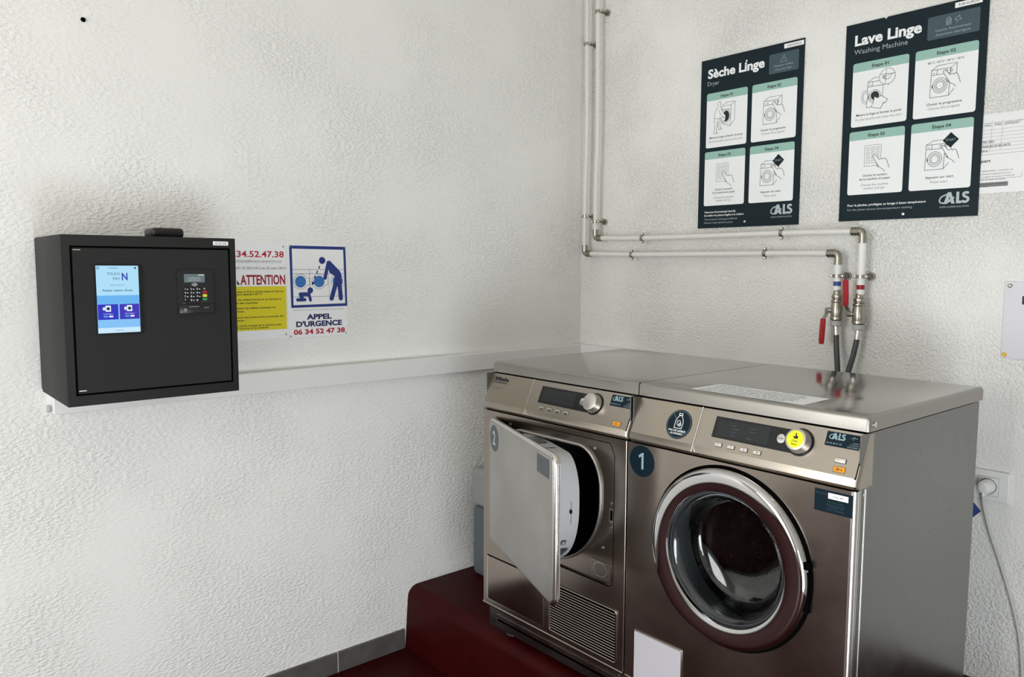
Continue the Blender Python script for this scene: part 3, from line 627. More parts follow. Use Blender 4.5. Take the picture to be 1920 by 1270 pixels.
# ------------------------------------------------------------------ payment kiosk
def kiosk():
    X, Y0, Y1, Z0, Z1 = 0.337, -2.036, -1.632, 1.0755, 1.477
    t = thing('payment_kiosk', (0.17, (Y0+Y1)/2, Z0), 'charcoal metal payment cabinet with a lit touch screen on the left wall', 'payment terminal')
    b = MB(); r = 0.002; b.box(0.0315, X, Y0, Y1, Z0, Z1, 'powder', r, 2); b.box(0.0, 0.0315, Y0+0.004, Y1-0.004, Z0+0.003, Z1-0.002, 'powder'); b.build('cabinet', t)
    f = Fr((X, Y0, Z1), (0,1,0), (0,0,-1), (1,0,0))
    b = MB(); b.stroke(f, rrect(0.020,0.028,0.386,0.374,0.0), 0.0050, 0.0004, 'gap', True); b.build('door_joint', t)
    b = MB(); b.prism([f(u,v,0) for u,v in rrect(0.0225,0.0305,0.3835,0.3715,0.001)], (0.0012,0,0), 'powder'); b.build('door', t)
    h = 0.0014
    for v in (0.036, 0.366): b = MB(); b.rect(f, 0.024, v-0.002, 0.040, v, h+0.0002, 'bright'); b.build('hinge_pin', t)
    # touch screen
    b = MB(); b.prism([f(u,v,h) for u,v in rrect(0.066,0.068,0.171,0.236,0.004)], (0.002,0,0), 'black_gloss'); b.build('screen_bezel', t)
    g = f.sub(0.0695, 0.0715, h+0.0022); w, H = 0.0935, 0.160
    b = MB(); q = 0.0001
    b.rect(g, 0, 0, w, 0.0705, q, 'scr_bg'); b.rect(g, 0, 0.0705, w, 0.091, q, 'scr_mid'); b.rect(g, 0, 0.091, w, 0.128, q, 'scr_low'); b.rect(g, 0, 0.128, w, 0.1475, q, 'scr_low'); b.rect(g, 0, 0.1475, w, H, q, 'scr_foot')
    b.rect(g, 0.001, 0.0915, 0.0455, 0.128, 2*q, 'scr_btn'); b.rect(g, 0.0485, 0.0915, 0.0925, 0.128, 2*q, 'scr_btn2')
    b.circ(g, 0.0045, 0.0055, 0.0028, 0.0011, 3*q, 'scr_txt', 16); b.disc(g, 0.0865, 0.0055, 0.0024, 3*q, 'scr_txt', 16); b.rect(g, 0.028, 0.0050, 0.048, 0.0060, 3*q, 'scr_txt')
    b.text(g, 'TOUCH', 0.024, 0.0225, 0.0065, 3*q, 'scr_txt', w=0.028); b.text(g, 'PAY', 0.037, 0.034, 0.0065, 3*q, 'scr_txt', w=0.0155); b.text(g, 'N', 0.056, 0.034, 0.0165, 3*q, 'scr_n', w=0.013, bold=0.03)
    b.text(g, 'Bonjour et bienvenue', 0.0465, 0.047, 0.0028, 3*q, 'scr_txt', w=0.031, al='c'); b.text(g, 'Faites votre choix', 0.0465, 0.061, 0.0052, 3*q, 'scr_txt', w=0.066, al='c', bold=0.015)
    for u, l in ((0.0235,'Lave linge 1'), (0.0705,'Seche linge 2')):
        b.rect(g, u-0.006, 0.0945, u+0.006, 0.109, 3*q, 'scr_white', 0.001); b.disc(g, u, 0.102, 0.0038, 4*q, 'scr_dark', 20); b.disc(g, u-0.009, 0.102, 0.003, 4*q, 'scr_white', 16, 0.004)
        b.text(g, l, u, 0.1155, 0.0027, 3*q, 'scr_white', w=0.021, al='c'); b.rect(g, u-0.0105, 0.1185, u-0.001, 0.1225, 3*q, 'scr_cyan', 0.0015); b.rect(g, u+0.001, 0.1185, u+0.0105, 0.1225, 3*q, 'scr_white', 0.0015)
    b.text(g, 'Rechercher', 0.0465, 0.1555, 0.0028, 3*q, 'scr_txt', w=0.017, al='c')
    b.build('touch_screen', t)
    # card terminal
    b = MB(); b.prism([f(u,v,h) for u,v in rrect(0.2525,0.081,0.3415,0.195,0.003)], (0.003,0,0), 'black'); b.build('card_terminal', t); T = f.sub(0.2525, 0.081, h+0.003)
    b = MB(); b.rect(T, 0.017, 0.011, 0.068, 0.032, 0.0002, 'termlcd'); b.rect(T, 0.052, 0.0125, 0.067, 0.0145, 0.0004, 'termtxt')
    b.text(T, 'LAVERIE 7J/7', 0.042, 0.0225, 0.0026, 0.0004, 'termtxt', w=0.028, al='c'); b.text(T, 'INSEREZ VOTRE CARTE', 0.042, 0.0275, 0.0024, 0.0004, 'termtxt', w=0.032, al='c')
    b.text(T, '- - -', 0.058, 0.008, 0.0022, 0.0003, 'greyink'); b.build('terminal_display', t)
    b = MB(); b.stroke(T, [(0.035,0.0375),(0.042,0.0335),(0.050,0.0375),(0.042,0.042),(0.035,0.0375)], 0.0007, 0.0002, 'termtxt')
    b.disc(T, 0.0405, 0.0377, 0.0016, 0.0003, 'termtxt', 10, 0.0012)
    for k in range(3): b.circ(T, 0.041, 0.0377, 0.002+0.0017*k, 0.0006, 0.0003, 'termtxt', 8, a0=-0.8, a1=0.8)
    b.build('contactless_mark', t)
    n = [['1','2','3'],['4','5','6'],['7','8','9'],['*','0','#']]
    for r_ in range(4):
        for c_ in range(3):
            b = MB(); u = 0.0215+0.0148*c_; v = 0.0485+0.0093*r_; b.prism([T(p,q_,0) for p,q_ in rrect(u-0.006,v-0.0040,u+0.006,v+0.0040,0.001)], (0.0010,0,0), 'black_gloss')
            b.text(T, n[r_][c_], u-0.003, v+0.0022, 0.0046, 0.0013, 'termtxt', al='c', bold=0.02)
            if r_ < 3 or c_ == 1: b.rect(T, u+0.0008, v-0.0002, u+0.0045, v+0.0016, 0.0013, 'termtxt')
            b.build('key', t)
    b = MB(); b.disc(T, 0.0665, 0.048, 0.0016, 0.0003, 'termtxt', 12); b.build('indicator', t)
    for k, m_ in enumerate(('termkey_r','termkey_y','termkey_g')):
        b = MB(); v = 0.0565+0.0093*k; b.prism([T(p,q_,0) for p,q_ in rrect(0.062,v-0.0035,0.0725,v+0.0033,0.0008)], (0.0013,0,0), m_); b.build('key', t, label=('red','yellow','green')[k]+' key')
    b = MB(); b.box(0.002, 0.087, 0.0865, 0.1105, 0.0, 0.005, 'black', 0.002, 2, fr=T); b.rect(T, 0.026, 0.0925, 0.051, 0.0938, 0.0053, 'bright'); b.rect(T, 0.062, 0.0955, 0.075, 0.0972, 0.0053, 'greyink'); b.disc(T, 0.0165, 0.101, 0.0045, 0.0053, 'greyink', 14); b.rect(T, 0.012,0.0835,0.018,0.0848,0.0004,'greyink'); b.build('card_slot', t)
    b = MB(); b.rect(f, 0.346, 0.0085, 0.385, 0.0185, 0.0004, 'paper'); b.text(f, '25C25L100E', 0.3655, 0.0160, 0.0052, 0.0007, 'ink', w=0.030, al='c'); b.build('serial_sticker', t, label='small white serial label')
    b = MB(); b.box(0.16, 0.24, -1.808, -1.728, Z1, Z1+0.027, 'black', 0.010, 4); b.build('antenna', None, loc=(0.20,-1.768,Z1), label='black rounded antenna puck sitting on top of the charcoal cabinet', category='antenna')
kiosk()

# ------------------------------------------------------------------ trunking
t = thing('cable_trunking', (0.015, -1.0, 1.0105), 'white plastic cable trunking running round the corner below the signs', 'trunking')
b = MB(); b.box(0.0, 0.0312, -2.012, -0.0312, 1.0105, 1.075, 'trunk', 0.0015, 1); b.build('trunking_run', t)
b = MB(); b.box(0.0, 1.45, -0.0308, 0.0, 1.0105, 1.075, 'trunk', 0.0015, 1); b.build('trunking_run', t)

# ------------------------------------------------------------------ pipes
PY = -0.045
def pipework(name, xv, zh, xe, zend, band, label, tilt):
    t = thing(name, (xv, PY, zh), label, 'water pipe', 'water pipes'); r = 0.0095
    top = (xv-0.005, PY, RZ)
    b = MB(); wob = [top, (xv+0.002, PY, 2.25), (xv+0.004, PY+0.002, 1.95), (xv, PY, 1.72), (xv, PY, zh+0.03)]
    b.tube(wob, r, 'pipe', 18, sm=6, caps=True)
    b.build('riser', t)
    ze = zh-0.009 if tilt == 0 else zh-0.006
    b = MB(); b.tube([(xv+0.03, PY, zh), (xv+0.3,PY,zh-0.006), (xe-0.3, PY, ze+0.002), (xe-0.03, PY, ze)], r, 'pipe', 18, sm=6); b.build('horizontal_run', t)
    b = MB(); b.tube([(xe, PY, ze-0.03), (xe, PY, zend)], 0.0112, 'white', 18); b.build('drop', t)
    def elbow(c, d1, d2):
        b = MB(); c = V(c); d1 = V(d1); d2 = V(d2); R = 0.012
        arc = [c+d1*0.036, c+d1*R] + [c+d1*R*(1-math.sin(a))+d2*R*(1-math.cos(a)) for a in [math.pi/2*k/6 for k in range(1,6)]] + [c+d2*R, c+d2*0.036]
        b.tube(arc, 0.0115, 'nickel', 18)
        for d in (d1, d2):
            for s_ in (0.016, 0.024, 0.032): b.tube([c+d*(s_-0.0022), c+d*(s_+0.0022)], 0.0135, 'nickel', 18)
        b.build('elbow', t)
    elbow((xv,PY,zh), (0,0,1), (1,0,0)); elbow((xe,PY,ze), (-1,0,0), (0,0,-1))
    b = MB(); b.tube([(xe,PY,band+0.007),(xe,PY,band-0.007)], 0.0116, 'blue' if tilt == 0 else 'crimson', 18); b.build('marking_band', t, label='blue marking band' if tilt == 0 else 'red marking band')
    # pipe clamps: ring with ears, screw foot to the wall
    def clamp(c, ax, side):
        b = MB(); c = V(c); ax = V(ax); rr = 0.0145 if ax.z else 0.0125
        b.tube([c-ax*0.0055, c+ax*0.0055], rr, 'nickel', 20); o = V((1,0,0)) if ax.z else V((0,0,1))
        for s_ in (-1, 1):
            b.box(-0.0045,0.0045,-0.004,0.004,-0.006,0.006,'nickel',0.0015,1, fr=Fr(c+o*s_*(rr+0.003), o, ax, (0,-1,0)))
            b.lathe([(0.0042,0.004),(0.0042,0.0075),(0.0025,0.0085)], c+o*s_*(rr+0.003), (0,-1,0), 'bright', 12, False, True)
        b.tube([c, V((c.x, -0.0005, c.z))], 0.0035, 'nickel', 10)
        if side: b.tube([V((c.x+0.013,-0.010,c.z)), V((c.x+0.013,-0.0005,c.z))], 0.0125, 'nickel', 18, radii=None); b.box(0,0.018,-0.003,0.003,-0.003,0.003,'nickel',0,1,fr=Fr((c.x,-0.02,c.z),(1,0,0),(0,0,1),(0,-1,0)))
        b.build('pipe_clamp', t)
    return t, clamp, ze
tA, clA, zA = pipework('water_pipe', 0.064, 1.461, 1.166, 1.335, 1.357, 'lower white water pipe from the corner riser to the blue-banded valve', 0)
tB, clB, zB = pipework('water_pipe', 0.124, 1.524, 1.241, 1.325, 1.3475, 'upper white water pipe from the outer riser to the red-banded valve', 1)
clA((0.063,PY,2.315),(0,0,1),1); clA((0.064,PY,1.616),(0,0,1),1); clA((0.323,PY,1.4545),(1,0,0),0); clA((0.910,PY,1.4545),(1,0,0),0); clA((1.166,PY,1.381),(0,0,1),1)
clB((0.124,PY,2.429),(0,0,1),1); clB((0.124,PY,1.592),(0,0,1),1); clB((0.375,PY,1.519),(1,0,0),0); clB((0.969,PY,1.520),(1,0,0),0); clB((1.241,PY,1.380),(0,0,1),1)
def valve(x, z, dx, down, label):
    """ball valve: union nut on top, body, collar, lever"""
    t = thing('ball_valve', (x, PY, z), label, 'valve', 'ball valves above the washing machine')
    b = MB(); b.lathe([(0.010,0.083),(0.0125,0.079),(0.0125,0.070),(0.0165,0.067),(0.0175,0.058),(0.0165,0.056),(0.013,0.055),(0.013,0.053),(0.0185,0.051),(0.019,0.046),(0.0165,0.043),(0.0185,0.030),(0.0195,0.018),(0.0185,0.006),(0.0175,0.0),(0.019,-0.002),(0.019,-0.010),(0.016,-0.012),(0.013,-0.013)], (x,PY,z), (0,0,1), 'nickel', 28, True, True)
    b.build('valve_body', t)
    b = MB(); b.lathe([(0.013,-0.013),(0.0185,-0.014),(0.0185,-0.029),(0.014,-0.031),(0.009,-0.031)], (x,PY,z), (0,0,1), 'palegrey', 20, True, True); b.build('collar_nut', t)
    px = x-0.024
    b = MB(); c = V((px, PY-0.012, z+0.018)); b.tube([V((x-0.008,PY-0.006,z+0.018)), c], 0.008, 'nickel', 16); b.lathe([(0.009,-0.004),(0.009,0.004),(0.006,0.006)], c, (-0.5,-0.86,0), 'nickel', 16, True, True)
    s_ = -1 if down else 1
    path = [V((px,PY-0.014,z+0.018)), V((px-0.002,PY-0.016,z+0.018+s_*0.014)), V((px-0.006,PY-0.026,z+0.018+s_*0.030))]
    for p, q in zip(path, path[1:]):
        d = (q-p).normalized(); sd = V((0.86,-0.5,0)); n_ = d.cross(sd).normalized(); b.loft([[p+sd*0.008+n_*0.0015,p-sd*0.008+n_*0.0015,p-sd*0.008-n_*0.0015,p+sd*0.008-n_*0.0015],[q+sd*0.008+n_*0.0015,q-sd*0.008+n_*0.0015,q-sd*0.008-n_*0.0015,q+sd*0.008-n_*0.0015]], 'nickel')
    b.build('lever_stem', t)
    b = MB(); p = path[-1]-V((0,0,s_*0.004)); sd = V((0.86,-0.5,0)); n_ = V((-0.5,-0.86,0))
    loops = []
    for k, (dz, w2, th, off) in enumerate(((0,0.0085,0.0035,0),(0.003,0.0105,0.005,0),(0.03,0.0112,0.0052,0.001),(0.07,0.0112,0.0052,0.003),(0.078,0.0105,0.0045,0.003),(0.081,0.007,0.003,0.003))):
        o_ = p+V((0,0,s_*dz))+n_*off; loops.append([o_+sd*(w2*math.copysign(abs(math.cos(a))**0.5, math.cos(a)))+n_*(th*math.copysign(abs(math.sin(a))**0.5, math.sin(a))) for a in [2*math.pi*j/16+0.2 for j in range(16)]])
    b.loft(loops, 'redplastic'); b.build('lever_handle', t, label='red lever handle')
    return t
valve(1.168, 1.255, 0, True, 'nickel ball valve on the blue-banded pipe, red lever hanging down')
valve(1.239, 1.246, 0, False, 'nickel ball valve on the red-banded pipe, red lever pointing up')
def hose(pts, label):
    t = thing('inlet_hose', pts[0], label, 'hose', 'hoses feeding the washing machine')
    b = MB(); b.tube(pts[1:], 0.0085, 'hose', 16, sm=8); b.build('rubber_hose', t)
    b = MB(); b.tube([pts[0], pts[1]], 0.0088, 'bright', 16); b.build('ferrule', t, label='bright crimped ferrule')
hose([(1.168,PY,1.224),(1.170,PY,1.196),(1.176,PY-0.006,1.15),(1.186,PY-0.014,1.085),(1.195,PY-0.03,1.0),(1.20,PY-0.05,0.85)], 'grey rubber hose below the blue-banded valve')
hose([(1.239,PY,1.215),(1.237,PY,1.187),(1.231,PY-0.006,1.14),(1.221,PY-0.014,1.085),(1.212,PY-0.035,1.0),(1.22,PY-0.06,0.85)], 'grey rubber hose below the red-banded valve')

# ------------------------------------------------------------------ instruction boards
def draw_washer(b, fr, u, v, w, h, hgt, door=True, knobs=((0.62,0.10),(0.80,0.10)), lw=0.0012):
    """line drawing of a front loader in three-quarter view, fitted to a w x h box"""
    k = lambda pts: [(u+a*w, v+c*h) for a, c in pts]
    S_ = lambda p, cl=False, sm=0: b.stroke(fr, k(p), lw, hgt, 'ink', cl, sm)
    S_([(0.06,0.13),(0.04,1.0),(0.74,1.0),(0.78,0.13)], True); S_([(0.06,0.13),(0.32,0.0),(1.0,0.0),(0.78,0.13)]); S_([(1.0,0.0),(1.0,0.34)]); S_([(0.74,1.0),(0.93,0.80)])
    S_([(0.055,0.29),(0.78,0.29)]); S_([(0.28,0.13),(0.27,0.29)]); S_([(0.10,0.23),(0.20,0.23)])
    for a, c in knobs: b.circ(fr, u+a*w, v+(c+0.11)*h, 0.035*w+0.001, lw, hgt, 'ink', 14)
    if door:
        for r_ in (0.27, 0.20, 0.14): b.circ(fr, u+0.40*w, v+0.64*h, r_*w, lw, hgt, 'ink', 26, r_*w*1.08)
    b.rect(fr, u+0.10*w, v+0.60*h, u+0.135*w, v+0.70*h, hgt, 'ink')
def draw_hand(b, fr, u, v, s, hgt, lw=0.0012):
    """pointing hand, finger tip at u,v"""
    P = [(0,0),(-0.1,0.08),(0.06,0.3),(0.22,0.62),(0.3,0.72)]
    outline = [(0,0),(0.12,0.02),(0.42,0.38),(0.55,0.34),(0.72,0.38),(0.80,0.34),(1.0,0.40),(1.12,0.62),(1.3,1.15),(1.0,1.45),(0.72,1.25),(0.38,1.02),(0.22,0.78),(0.05,0.30),(-0.08,0.08)]
    b.poly(fr, [(u+a*s, v+c*s) for a, c in outline], hgt, 'card')
    b.stroke(fr, [(u+a*s, v+c*s) for a, c in [(1.3,1.15),(1.18,0.78),(1.06,0.46),(0.92,0.36),(0.82,0.36),(0.78,0.44),(0.72,0.38),(0.58,0.35),(0.52,0.43),(0.44,0.40),(0.30,0.22),(0.12,0.02),(0.0,-0.02),(-0.08,0.07),(0.04,0.30),(0.20,0.62),(0.24,0.82),(0.40,1.02),(0.70,1.18),(0.98,1.45)]], lw, hgt+0.0001, 'ink', sm=3)
    b.stroke(fr, [(u+a*s, v+c*s) for a, c in [(0.20,0.62),(0.34,0.78),(0.44,0.98),(0.30,0.88)]], lw, hgt+0.0001, 'ink', sm=3)
def draw_keypad(b, fr, u, v, w, h, hgt):
    b.poly(fr, rrect(u,v,u+w,v+h,0.003), hgt, 'card'); b.stroke(fr, rrect(u,v,u+w,v+h,0.003), 0.0009, hgt+0.0001, 'ink', True)
    for r_ in range(4):
        for c_ in range(3):
            x = u+w*(0.12+0.29*c_); y = v+h*(0.10+0.21*r_); b.stroke(fr, rrect(x,y,x+w*0.19,y+h*0.14,0.001), 0.0008, hgt+0.0001, 'ink', True)
            if r_ < 3: b.text(fr, str(r_*3+c_+1), x+w*0.095, y+h*0.105, h*0.07, hgt+0.0001, 'ink', al='c')
def board(x0, zt, title, tw, sub, sw, price, price_u, notice, foot, steps, label, dryer_):
    t = thing('instruction_board', (x0+0.2, 0, zt-0.6), label, 'sign', 'instruction boards'); TH = 0.004
    f = Fr((x0, -0.001, zt), (1,0,0), (0,0,-1), (0,-1,0))
    b = MB()
    lp = [(0,0),(0.4,0),(0.4,0.6),(0,0.6)] if dryer_ else [(0,0),(0.115,0),(0.121,0.006),(0.127,0),(0.4,0),(0.4,0.6),(0,0.6)]
    b.prism([f(u,v,0) for u,v in lp], (0,-TH,0), 'board'); b.build('backing_board', t); F = f.sub(0,0,TH)
    b = MB(); b.text(F, title, 0.029, 0.066, 0.030, 0.0004, 'boardtxt', w=tw, bold=0.035); b.text(F, sub, 0.028, 0.0925, 0.0145, 0.0004, 'boardgrey', w=sw); b.build('title_lettering', t)
    b = MB(); n0, n1 = (0.274, 0.382) if dryer_ else (0.242, 0.379)
    b.rect(F, n0, 0.031, n1, 0.0955, 0.0003, 'board_lt', 0.005)
    c_ = (n0+n1)/2
    if dryer_:
        b.stroke(F, [(c_,0.040),(c_+0.012,0.061),(c_-0.012,0.061)], 0.0010, 0.0006, 'boardgrey', True); b.stroke(F, [(c_,0.047),(c_,0.055)], 0.0012, 0.0006, 'boardgrey')
    else:
        b.stroke(F, [(c_-0.018,0.046),(c_-0.006,0.046),(c_-0.006,0.061),(c_-0.018,0.061)], 0.0012, 0.0006, 'boardgrey', True); b.circ(F, c_-0.012, 0.054, 0.004, 0.0012, 0.0006, 'boardgrey', 14); b.stroke(F, [(c_-0.018,0.046),(c_-0.014,0.041),(c_-0.010,0.041),(c_-0.006,0.046),(c_-0.018,0.061)], 0.0011, 0.0006, 'boardgrey')
        b.stroke(F, [(c_+0.004,0.050),(c_+0.016,0.042),(c_+0.017,0.050),(c_+0.022,0.053),(c_+0.010,0.055)], 0.0012, 0.0006, 'boardgrey', True); b.stroke(F, [(c_+0.008,0.061),(c_+0.011,0.055)], 0.0012, 0.0006, 'boardgrey')
    for i, (tx, w2) in enumerate(notice): b.text(F, tx, c_, 0.0745+i*0.0125, 0.0062, 0.0006, 'boardgrey', w=w2, al='c')
    b.build('notice_panel', t)
    b = MB(); b.rect(F, price_u, 0.006, price_u+0.070, 0.0205, 0.0004, 'paper'); b.text(F, price, price_u+0.035, 0.0168, 0.0072, 0.0007, 'ink', w=0.052, al='c'); b.build('price_label', t, label='white price strip')
    for i, (u0, v0) in enumerate(((0.027,0.120),(0.2125,0.120),(0.0245,0.327),(0.2105,0.327))):
        w, h = 0.1675, 0.193; u1, v1 = u0+w, v0+h
        b = MB(); b.poly(F, rrect(u0,v0,u1,v1,0.007), 0.0004, 'card'); G = F.sub(u0, v0, 0.0004)
        # drawing
        if i == 0 and dryer_:
            b.stroke(G, [(0.066,0.052),(0.084,0.041),(0.118,0.041),(0.103,0.052)], 0.0012, 0.0003, 'ink', True); b.stroke(G, [(0.066,0.052),(0.066,0.112),(0.100,0.124),(0.118,0.104),(0.118,0.041)], 0.0012, 0.0003, 'ink'); b.stroke(G, [(0.103,0.052),(0.100,0.124)], 0.0012, 0.0003, 'ink'); b.stroke(G, [(0.066,0.065),(0.102,0.066)], 0.0012, 0.0003, 'ink')
            b.disc(G, 0.083, 0.088, 0.013, 0.0003, 'ink', 24, 0.019); b.circ(G, 0.083, 0.088, 0.0165, 0.0012, 0.0004, 'ink', 26, 0.0235)
            body = [(0.055,0.034),(0.061,0.041),(0.060,0.052),(0.068,0.072),(0.080,0.086),(0.080,0.100),(0.066,0.108),(0.060,0.090),(0.056,0.095),(0.060,0.125),(0.066,0.128),(0.054,0.132),(0.048,0.100),(0.046,0.120),(0.044,0.138),(0.050,0.143),(0.034,0.143),(0.037,0.128),(0.036,0.108),(0.034,0.090),(0.038,0.066),(0.050,0.050),(0.047,0.038)]
            b.poly(G, body, 0.0005, 'card'); b.stroke(G, body, 0.0012, 0.0006, 'ink', True, 3); b.stroke(G, [(0.034,0.090),(0.056,0.095)], 0.0011, 0.0006, 'ink'); b.stroke(G, [(0.052,0.062),(0.060,0.080),(0.074,0.094)], 0.0011, 0.0006, 'ink', sm=3)
            b.circ(G, 0.072, 0.098, 0.008, 0.0011, 0.0006, 'ink', 12)
        elif i == 0:
            draw_washer(b, G, 0.044, 0.052, 0.066, 0.086, 0.0003, True, ()); b.disc(G, 0.071, 0.105, 0.012, 0.0006, 'ink', 24, 0.013)
            b.disc(G, 0.041, 0.106, 0.0105, 0.0006, 'card', 24, 0.020); b.circ(G, 0.041, 0.106, 0.0105, 0.0010, 0.0007, 'ink', 24, 0.020); b.circ(G, 0.042, 0.106, 0.0065, 0.0012, 0.0007, 'ink', 24, 0.014)
            sh = [(0.070,0.108),(0.080,0.114),(0.090,0.108),(0.110,0.122),(0.103,0.132),(0.098,0.129),(0.090,0.146),(0.060,0.138),(0.068,0.124)]
            b.poly(G, sh, 0.0007, 'card'); b.stroke(G, sh, 0.0012, 0.0008, 'ink', True)
            b.disc(G, 0.106, 0.054, 0.0235, 0.0007, 'card', 30); b.circ(G, 0.106, 0.054, 0.0235, 0.0010, 0.0008, 'ink', 30); b.stroke(G, [(0.103,0.031),(0.101,0.077)], 0.0011, 0.0009, 'ink'); b.stroke(G, [(0.084,0.046),(0.128,0.048)], 0.0011, 0.0009, 'ink'); b.stroke(G, [(0.094,0.053),(0.122,0.049),(0.110,0.062),(0.100,0.062),(0.094,0.053)], 0.0012, 0.0009, 'ink'); b.circ(G, 0.096, 0.055, 0.004, 0.0011, 0.0009, 'ink', 12)
        elif i == 1:
            draw_washer(b, G, 0.042, 0.050, 0.072, 0.088, 0.0003); draw_hand(b, G, 0.081, 0.067, 0.034, 0.0006)
            if not dryer_: b.text(G, '80°C / 60°C / 40°C / 30°C', w/2, 0.0425, 0.0058, 0.0004, 'ink', w=0.097, al='c')
        elif i == 2:
            draw_keypad(b, G, 0.050, 0.046, 0.050, 0.062, 0.0003); draw_hand(b, G, 0.079, 0.076, 0.036, 0.0006)
        else:
            draw_washer(b, G, 0.040, 0.054, 0.072, 0.082, 0.0003); draw_hand(b, G, 0.090, 0.071, 0.034, 0.0006)
            q = 0.0215; b.poly(G, [(0.110,0.035),(0.110+q,0.035+q),(0.110,0.035+2*q),(0.110-q,0.035+q)], 0.0008, 'board'); b.text(G, 'START', 0.110, 0.059, 0.0062, 0.0010, 'boardgrey', w=0.026, al='c')
        for j, (tx, v, m_, w2) in enumerate(steps[i]): b.text(G, tx, w/2, v, 0.0068 if m_ == 'ink' else 0.0066, 0.0004, m_, w=w2, al='c', bold=0.006 if m_ == 'ink' else -0.004)
        card = b.build('step_card', t)
        b = MB(); b.poly(G, rrect(0,0,w,0.0265,0.007,(1,1,0,0)), 0.0003, 'mint'); b.text(G, 'Etape 0%d' % (i+1), w/2, 0.0190, 0.0092, 0.0006, 'ink', w=0.050, al='c', bold=0.018); b.build('step_header', card, label='mint green header')
    b = MB()
    for tx, u, v, c, m_, w2, bo in foot: b.text(F, tx, u, v, c, 0.0004, m_, w=w2, bold=bo)
    b.build('footer_lettering', t)
    b = MB(); logo_als(b, F, 0.299, 0.563, 0.078, 0.0004, 'logo', 'ALPES LAVERIE SOLUTION'); b.build('logo', t)
    for (u, v) in ([(0.187,0.033),(0.198,0.582)] if dryer_ else [(0.198,0.586)]): b = MB(); b.lathe([(0.0045,0),(0.004,0.0015),(0.002,0.002)], F(u,v,0), (0,-1,0), 'bright', 16, False, True); b.build('screw', t)
stepsD = [[('Mettre le linge et fermer la porte',0.161,'ink',0.136),('Put the laundry and close the door',0.1745,'greyink',0.140)],
 [('Choisir le programme',0.160,'ink',0.094),('Choose the program',0.172,'greyink',0.086)],
 [('Choisir le numéro',0.1395,'ink',0.074),('de la machine et payer',0.1505,'ink',0.094),('Choose the machine',0.168,'greyink',0.083),('number and pay',0.1785,'greyink',0.064)],
 [('Appuyer sur start',0.161,'ink',0.077),('Press start',0.1745,'greyink',0.046)]]
board(0.603, 2.149, 'Sèche Linge', 0.228, 'Dryer', 0.049, '4.00 EUROS', 0.328, (('Nettoyer le filtre',0.070),('Clean the filter',0.064)),
 (('Vêtement thermolactyl interdit.',0.028,0.546,0.0068,'boardtxt',0.133,0.012),('Surveiller les pièces fragiles à la chaleur',0.028,0.558,0.0068,'boardtxt',0.166,0.012),('Thermolactyl clothing prohibited.',0.028,0.572,0.0066,'boardgrey',0.140,0),('Monitor heat-sensitive parts.',0.028,0.584,0.0066,'boardgrey',0.122,0)),
 stepsD, 'dark teal dryer instruction board titled Sèche Linge, the left of the two boards', True)
board(1.142, 2.153, 'Lave Linge', 0.197, 'Washing Machine', 0.160, '9.00 EUROS', 0.313, (('Lessive Automatique',0.092),('Automatic detrogent',0.092)),
 (('Pour la planète, privilégiez un lavage à basse température',0.027,0.5555,0.0068,'boardtxt',0.234,0.012),('For the planet choose low-temperature washing',0.027,0.569,0.0066,'boardgrey',0.196,0)),
 stepsD, 'dark teal washing machine instruction board titled Lave Linge, above the valves', False)

# safety register sheet, mostly behind the big board
t = thing('safety_sheet', (1.64, 0, 1.611), 'white printed safety form half hidden behind the Lave Linge board', 'paper')
f = Fr((1.500,-0.0004,1.828),(1,0,0),(0,0,-1),(0,-1,0)); b = MB(); b.box(0,0.297,0,0.215,0,0.0004,'lam',fr=f); b.build('sheet', t)
b = MB(); h = 0.0007
for k in range(7): b.stroke(f, [(0.03,0.043+0.0095*k),(0.28,0.043+0.0095*k)], 0.0005, h, 'greyink')
for u in (0.066, 0.092, 0.20): b.stroke(f, [(u,0.018),(u-0.004,0.100)], 0.0005, h, 'greyink')
b.text(f, 'MARQUE', 0.046, 0.027, 0.0036, h, 'greyink', w=0.018); b.text(f, 'MODELE', 0.070, 0.027, 0.0036, h, 'greyink', w=0.020); b.text(f, 'NUMERO DE SERIE', 0.095, 0.027, 0.0036, h, 'greyink', w=0.045)
b.text(f, 'Miele', 0.046, 0.033, 0.0050, h, 'ink', w=0.017, skew=0.2); b.text(f, 'PW6065', 0.070, 0.033, 0.0050, h, 'ink', w=0.018, skew=0.2); b.text(f, '05/MLE60457', 0.095, 0.033, 0.0055, h, 'ink', w=0.036, skew=0.2)
b.text(f, 'REGISTRE DES', 0.072, 0.078, 0.0055, h, 'ink', w=0.055, al='r', bold=0.01); b.text(f, 'CONTROLES TECHNIQUES DE SECURITE', 0.112, 0.090, 0.0060, h, 'ink', w=0.125, al='r', bold=0.01); b.text(f, 'LAVERIE', 0.058, 0.102, 0.0055, h, 'midink', w=0.032, al='r')
b.stroke(f, [(0.03,0.109),(0.29,0.109)], 0.0006, h, 'midink'); b.text(f, 'flanquart', 0.066, 0.130, 0.0080, h, 'ink', w=0.045, al='r', bold=0.02)
for i, (tx, u, w2) in enumerate((('- 74940 ANNECY - 04 50 48 21 43',0.122,0.080),('www.flanquart-equipements.com',0.118,0.085),('inscrit au registre des societes 419 876 543',0.126,0.095),('articles du code du travail',0.104,0.070))): b.text(f, tx, u, 0.156+i*0.0078, 0.0036, h, 'midink', w=w2, al='r')
